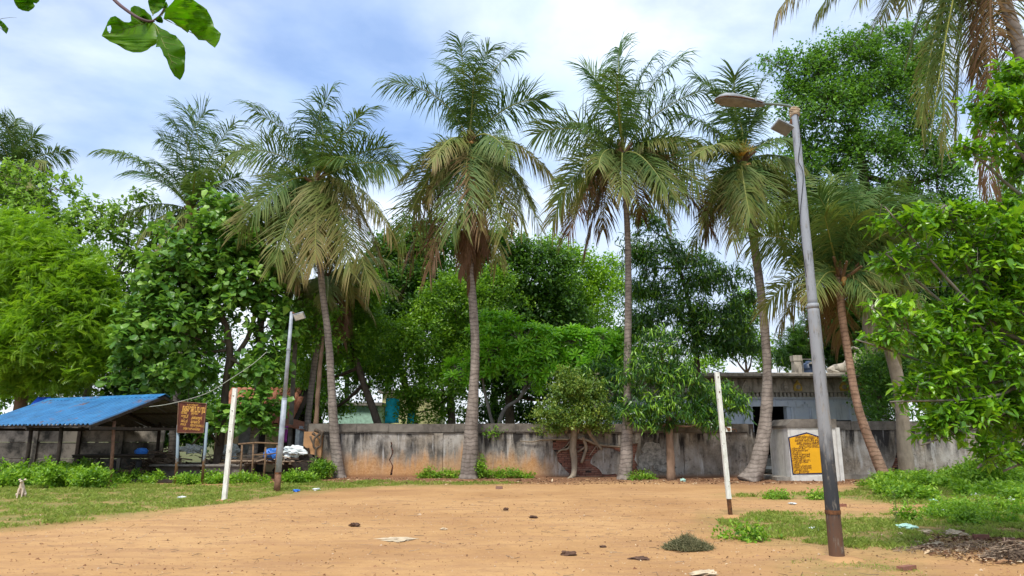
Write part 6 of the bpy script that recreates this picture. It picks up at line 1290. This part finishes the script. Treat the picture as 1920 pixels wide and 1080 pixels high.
for i in range(36):
    g_ = G(r.uniform(1650, 1960), r.uniform(898, 940)); k_ = (g_[1] > 19); sp_.append((g_[0], g_[1], r.uniform(.2, .42)*(1.25 if g_[0] > 15 else .8), r.uniform(.3, .7), r.uniform(.3, .5)))
for i in range(10):
    g_ = G(r.uniform(1830, 1960), r.uniform(897, 925)); sp_.append((g_[0], g_[1], r.uniform(.6, .95), r.uniform(.5, .8), r.uniform(.4, .6)))
weeds('thick bright weeds in front of the right wall', sp_, 84, .11, 17, .19)
sp_ = []
for i in range(16):
    g_ = G(r.uniform(1690, 1910), r.uniform(956, 985)); sp_.append((g_[0], g_[1], r.uniform(.12, .3), r.uniform(.15, .4), r.uniform(.1, .25)))
for px, py in ((1654, 905), (1630, 912), (1690, 915), (1460, 935), (1540, 936), (1400, 1012)): g_ = G(px, py); sp_.append((g_[0], g_[1], r.uniform(.06, .16), .35, .22))
weeds('low weeds among the grass right of the lamp post', sp_, 85, .07, 14, .12)
def sapling(px, py, h, label, seed):
    g_ = G(px, py); o = thing('sapling', label, 'weed', g_); rr2 = np.random.default_rng(seed); top = g_+np.array([.03, 0, h]); MB().tube([g_, (g_+top)/2+np.array([.02, 0, 0]), top], [.006, .005, .003], 5).build('stem', M['twigred'], o)
    Cs = np.array([g_+(top-g_)*t for t in np.linspace(.2, 1, 8)]); b_, d, up, sz, var, D = sprays(Cs, np.tile([[0, 0, 1.]], (8, 1)), 6, .07, .1, .01, seed=seed, out=.2); x, y, z = frames(d, up); link('foliage', leaf_mesh('foliage', M['l_olive'], b_, x, y, z, sz, T_simple(.22), var), o)['kind'] = 'stuff'
sapling(1680, 984, .55, 'taller thin reddish sapling standing in grass beside the lamp post', 3); sapling(1702, 975, .42, 'shorter leafy sapling just right of the thin reddish one', 4); sapling(1834, 972, .35, 'bushy sapling in the grass below the near branches', 5)
# scattered leaf litter and pebbles
def scatter(name, n, reg, size, mat, seed, label, flat=True, z=.012, pw=None):
    r = np.random.default_rng(seed); P = np.array(reg); lo, hi = P.min(0), P.max(0); X = r.uniform(lo[0], hi[0], n*3); Yy = lo[1]+(hi[1]-lo[1])*r.uniform(0, 1, n*3)**(pw or 1); ok = inpoly(X, Yy, reg); X, Yy = X[ok][:n], Yy[ok][:n]; m = len(X)
    B = np.stack([X, Yy, np.full(m, z)], 1); B[:, 2] += np.array([.018*nz(a, b_, .55)+.012*nz(a, b_, 2.3, 3) for a, b_ in zip(X, Yy)]); 
    if flat:
        d = unit(np.stack([r.normal(size=m), r.normal(size=m), r.normal(size=m)*.18], 1)); up = unit(np.stack([r.normal(size=m)*.35, r.normal(size=m)*.35, np.ones(m)], 1)); x, y, z_ = frames(d, up); me = leaf_mesh(name, M[mat], B, x, y, z_, size*r.lognormal(0, .45, m), T_ovate(.22, .3), r.uniform(0, 1, m)**1.4)
    else:
        V = np.array([(1, 0, 0), (-.5, .8, 0), (-.5, -.8, 0), (.1, .1, .7), (0, 0, -.6)]); F = np.array([(0, 1, 3), (1, 2, 3), (2, 0, 3), (1, 0, 4), (2, 1, 4), (0, 2, 4)]); a = r.uniform(0, 6.28, m); x = np.stack([np.cos(a), np.sin(a), a*0], 1); y = np.stack([-np.sin(a), np.cos(a), a*0], 1); z_ = np.tile([[0, 0, 1.]], (m, 1)); me = leaf_mesh(name, M[mat], B-np.array([0, 0, z]), x, y, z_, size*r.lognormal(0, .55, m), (V, F), r.uniform(0, 1, m))
    return tag(link(name, me), label, kind='stuff')
FIELD = [(-14, 4), (14, 4), (20, 24), (-17, 24)]
scatter('pebbles', 16000, [(-8, 4), (9, 4), (15, 17), (-13, 17)], .0075, 'pebble', 1, 'small pebbles strewn over the sand', False, pw=1.3)
scatter('fallen_leaves', 8000, FIELD, .022, 'litter', 2, 'few dry leaves scattered on the sand', pw=1.5)
scatter('fallen_leaves', 4200, [(-8, 23.6), (20, 23.6), (20, 27.4), (-8, 27.4)], .075, 'litter', 3, 'dry leaf litter along the foot of the wall')
scatter('fallen_leaves', 2400, polyG([(1700, 1012), (1780, 1000), (2000, 995), (2000, 1060), (1850, 1062), (1740, 1040)]), .05, 'litter', 4, 'brown leaf litter beside the bricks at lower right', z=.03)
scatter('twig_bits', 2600, [(1, 5), (10, 5), (15, 13), (2, 13)], .022, 'litter', 5, 'dry grass bits around the hay clump')
sticks('twig_scatter', (0.5, 12.5, -.01), 9, 7.5, .0, 700, 'thin dry twigs scattered over the sand', None, L=(.04, .22), rad=(.0015, .004), seed=15, flat=.05)['kind'] = 'stuff'
sticks('leaf_debris', tuple(G(1850, 1035)), 1.3, .42, .16, 500, 'heap of brown twigs and leaves at the lower right', 'debris', L=(.04, .14), rad=(.002, .006), seed=9)
sticks('leaf_debris', tuple(G(1900, 1050)), .34, .22, .26, 420, 'dark tangled clump of roots at the right picture edge', 'debris', L=(.06, .25), rad=(.003, .009), seed=10)
g_ = G(1290, 1030); q = sticks('hay_clump', tuple(g_+np.array([0, 0, .0])), .34, .22, .20, 2600, 'small heap of grey green cut grass lying on the sand', 'hay clump', 'hay', L=(.05, .2), rad=(.0012, .0028), seed=12, flat=.6)
gb = [(1733, 1014, .19, .13, 'dull red half brick, left of the two in leaf debris'), (1755, 1018, .14, .10, 'small reddish brick piece right of the larger one')]
for px, py, a_, b_, lab in ((1840, 1012, .20, .12, 'dull red broken brick at back of the leaf debris'), (1892, 1018, .15, .10, 'smaller broken brick nearer the right edge in leaf debris'), (1700, 1068, .22, .11, 'flat half buried brick in front of the lamp post'), (1578, 950, .2, .08, 'red brick lying in grass right behind the lamp post'), (936, 916, .2, .1, 'red brick fragment on the sand before the middle palm')):
    g_ = G(px, py); o = link('brick', BR[0].copy(), None, Matrix.Translation((g_[0], g_[1], .03 if py < 1060 else .0)) @ Matrix.Rotation(random.uniform(-.5, .5), 4, 'Z') @ Matrix.Diagonal((a_/.215, 1.1, b_/.07, 1))); tag(o, lab, 'brick', 'loose bricks')
# litter: plastic, paper, husks - each a crumpled thing of its own
def crumple(px, py, w, h, mat, name, lab, cat, seed, group='scattered rubbish', n=9):
    g_ = G(px, py); a = S(w, g_)/2; c = S(h, g_)/2; o = lump((g_[0], g_[1], c*.75), a, a*.7, c, M[mat], name, None, seed, .75, n); tag(o, lab, cat, group)
crumple(1700, 992, 34, 10, 'plastic_green', 'plastic_bag', 'pale green mesh bag lying in grass behind the husks', 'plastic bag', 1)
crumple(1526, 995, 20, 7, 'plastic_white', 'plastic_bag', 'white plastic bag in grass just left of the lamp post', 'plastic bag', 2)
crumple(1828, 933, 16, 9, 'plastic_white', 'plastic_bag', 'round white plastic bag sitting in the thick right weeds', 'plastic bag', 3)
crumple(1897, 941, 12, 9, 'plastic_white', 'plastic_bag', 'white bag in the weeds near the right picture edge', 'plastic bag', 4)
crumple(1749, 941, 14, 6, 'plastic_green', 'plastic_bag', 'faint green plastic scrap at edge of the right weeds', 'plastic bag', 5)
crumple(1764, 963, 16, 10, 'galv', 'plastic_bag', 'grey crumpled plastic beside the bare track', 'plastic bag', 6)
crumple(555, 922, 12, 5, 'plastic_blue', 'plastic_scrap', 'tiny blue plastic scrap right of the left lamp post', 'rubbish', 7)
crumple(1281, 903, 9, 6, 'plastic_green', 'plastic_scrap', 'small green plastic scrap by the young tree foot', 'rubbish', 8)
crumple(340, 934, 13, 4, 'plastic_white', 'paper_scrap', 'white paper scrap on grass left of the left net post', 'rubbish', 9)
crumple(594, 919, 13, 4, 'plastic_white', 'paper_scrap', 'white paper scrap on the grass below the wall end', 'rubbish', 10)
crumple(1485, 945, 14, 3, 'plastic_white', 'paper_scrap', 'flat white scrap on the path left of the lamp post', 'rubbish', 11)
for i, (px, py, w, lab) in enumerate(((1735, 1001, 22, 'curled pale palm husk at the back of the husk row'), (1790, 1006, 34, 'long pale husk strip lying right of the curled husk'), (1722, 1020, 14, 'small pale husk at the left end of the debris'), (1742, 1026, 18, 'pale folded husk in front of the left husks'), (1760, 1022, 16, 'cream husk piece in the middle of the husk row'), (1690, 1003, 12, 'pale triangular husk beside the green mesh bag'), (1320, 1078, 44, 'pale dry palm sheath at the bottom picture edge'), (742, 1012, 64, 'long thin dry palm leaf lying on the open sand'), (1200, 1049, 34, 'grey bark strip left of the hay clump'), (948, 957, 10, 'dark clod nearest the middle of the sand'), (1000, 972, 14, 'dark twisted leaf on the open sand'), (665, 987, 20, 'brown curled leaf left of the long palm leaf'), (832, 994, 12, 'small pale leaf on the open sand'), (1065, 1043, 26, 'flat greyish twig bundle on the sand'), (1130, 1027, 12, 'tiny brown stick on the sand left of bark'))):
    crumple(px, py, w, {7: 3.2, 8: 5, 6: 9, 9: 6, 10: 6}.get(i, w*.38), 'husk_dark' if i in (8, 13) else ('husk_dark' if i in (9, 10, 11, 14) else 'husk'), 'dry_husk', lab, 'dry husk', 20+i, 'dry husks and leaves')
# ---------------------------------------------------------------- dog
g_ = G(38, 935); dog = thing('dog', 'cream dog sitting on bare earth in front of the green weeds', 'dog', g_)
v = [(0, .10, .20), (0, .05, .32), (0, -.02, .46), (0, -.05, .56), (0, -.08, .65), (0, -.16, .635), (0, -.23, .615),
     (.07, -.04, .38), (.075, -.08, .22), (.072, -.10, .05), (.072, -.14, .02), (-.07, -.04, .38), (-.075, -.08, .22), (-.072, -.10, .05), (-.072, -.14, .02),
     (.10, .10, .16), (.15, -.02, .17), (.13, .04, .04), (.135, -.07, .02), (-.10, .10, .16), (-.15, -.02, .17), (-.13, .04, .04), (-.135, -.07, .02), (.0, .2, .08), (.10, .28, .03), (.2, .26, .03)]
e = [(0, 1), (1, 2), (2, 3), (3, 4), (4, 5), (5, 6), (2, 7), (7, 8), (8, 9), (9, 10), (2, 11), (11, 12), (12, 13), (13, 14), (0, 15), (15, 16), (16, 17), (17, 18), (0, 19), (19, 20), (20, 21), (21, 22), (0, 23), (23, 24), (24, 25)]
rr = [.105, .105, .09, .062, .066, .042, .026, .045, .032, .024, .024, .045, .032, .024, .024, .06, .05, .028, .024, .06, .05, .028, .024, .03, .018, .01]
skinned('body', v, e, rr, M['fur'], dog, (g_[0], g_[1], 0), rz=R(12), sc=.68)
T = Matrix.Translation((g_[0], g_[1], 0)) @ Matrix.Rotation(R(12), 4, 'Z') @ Matrix.Scale(.68, 4)
for s in (-1, 1):
    P = [T @ Vector(q) for q in ((s*.045, -.07, .70), (s*.075, -.06, .735), (s*.125, -.06, .715), (s*.135, -.07, .69), (s*.085, -.075, .675))]
    m = MB().add([tuple(p) for p in P]+[tuple(p+Vector((0, .018, 0))) for p in P], [(0, 1, 2, 3, 4), (9, 8, 7, 6, 5)]+[(i, i+5, (i+1) % 5+5, (i+1) % 5) for i in range(5)]); m.build('ear', M['fur'], dog)
    c = T @ Vector((s*.032, -.142, .668)); MB().lathe((c.x, c.y, c.z), [(.001, -.009), (.009, 0), (.001, .009)], 8).build('eye', M['nose'], dog)
c = T @ Vector((0, -.252, .622)); MB().lathe((c.x, c.y, c.z), [(.003, -.014), (.018, 0), (.003, .014)], 8).build('nose', M['nose'], dog)
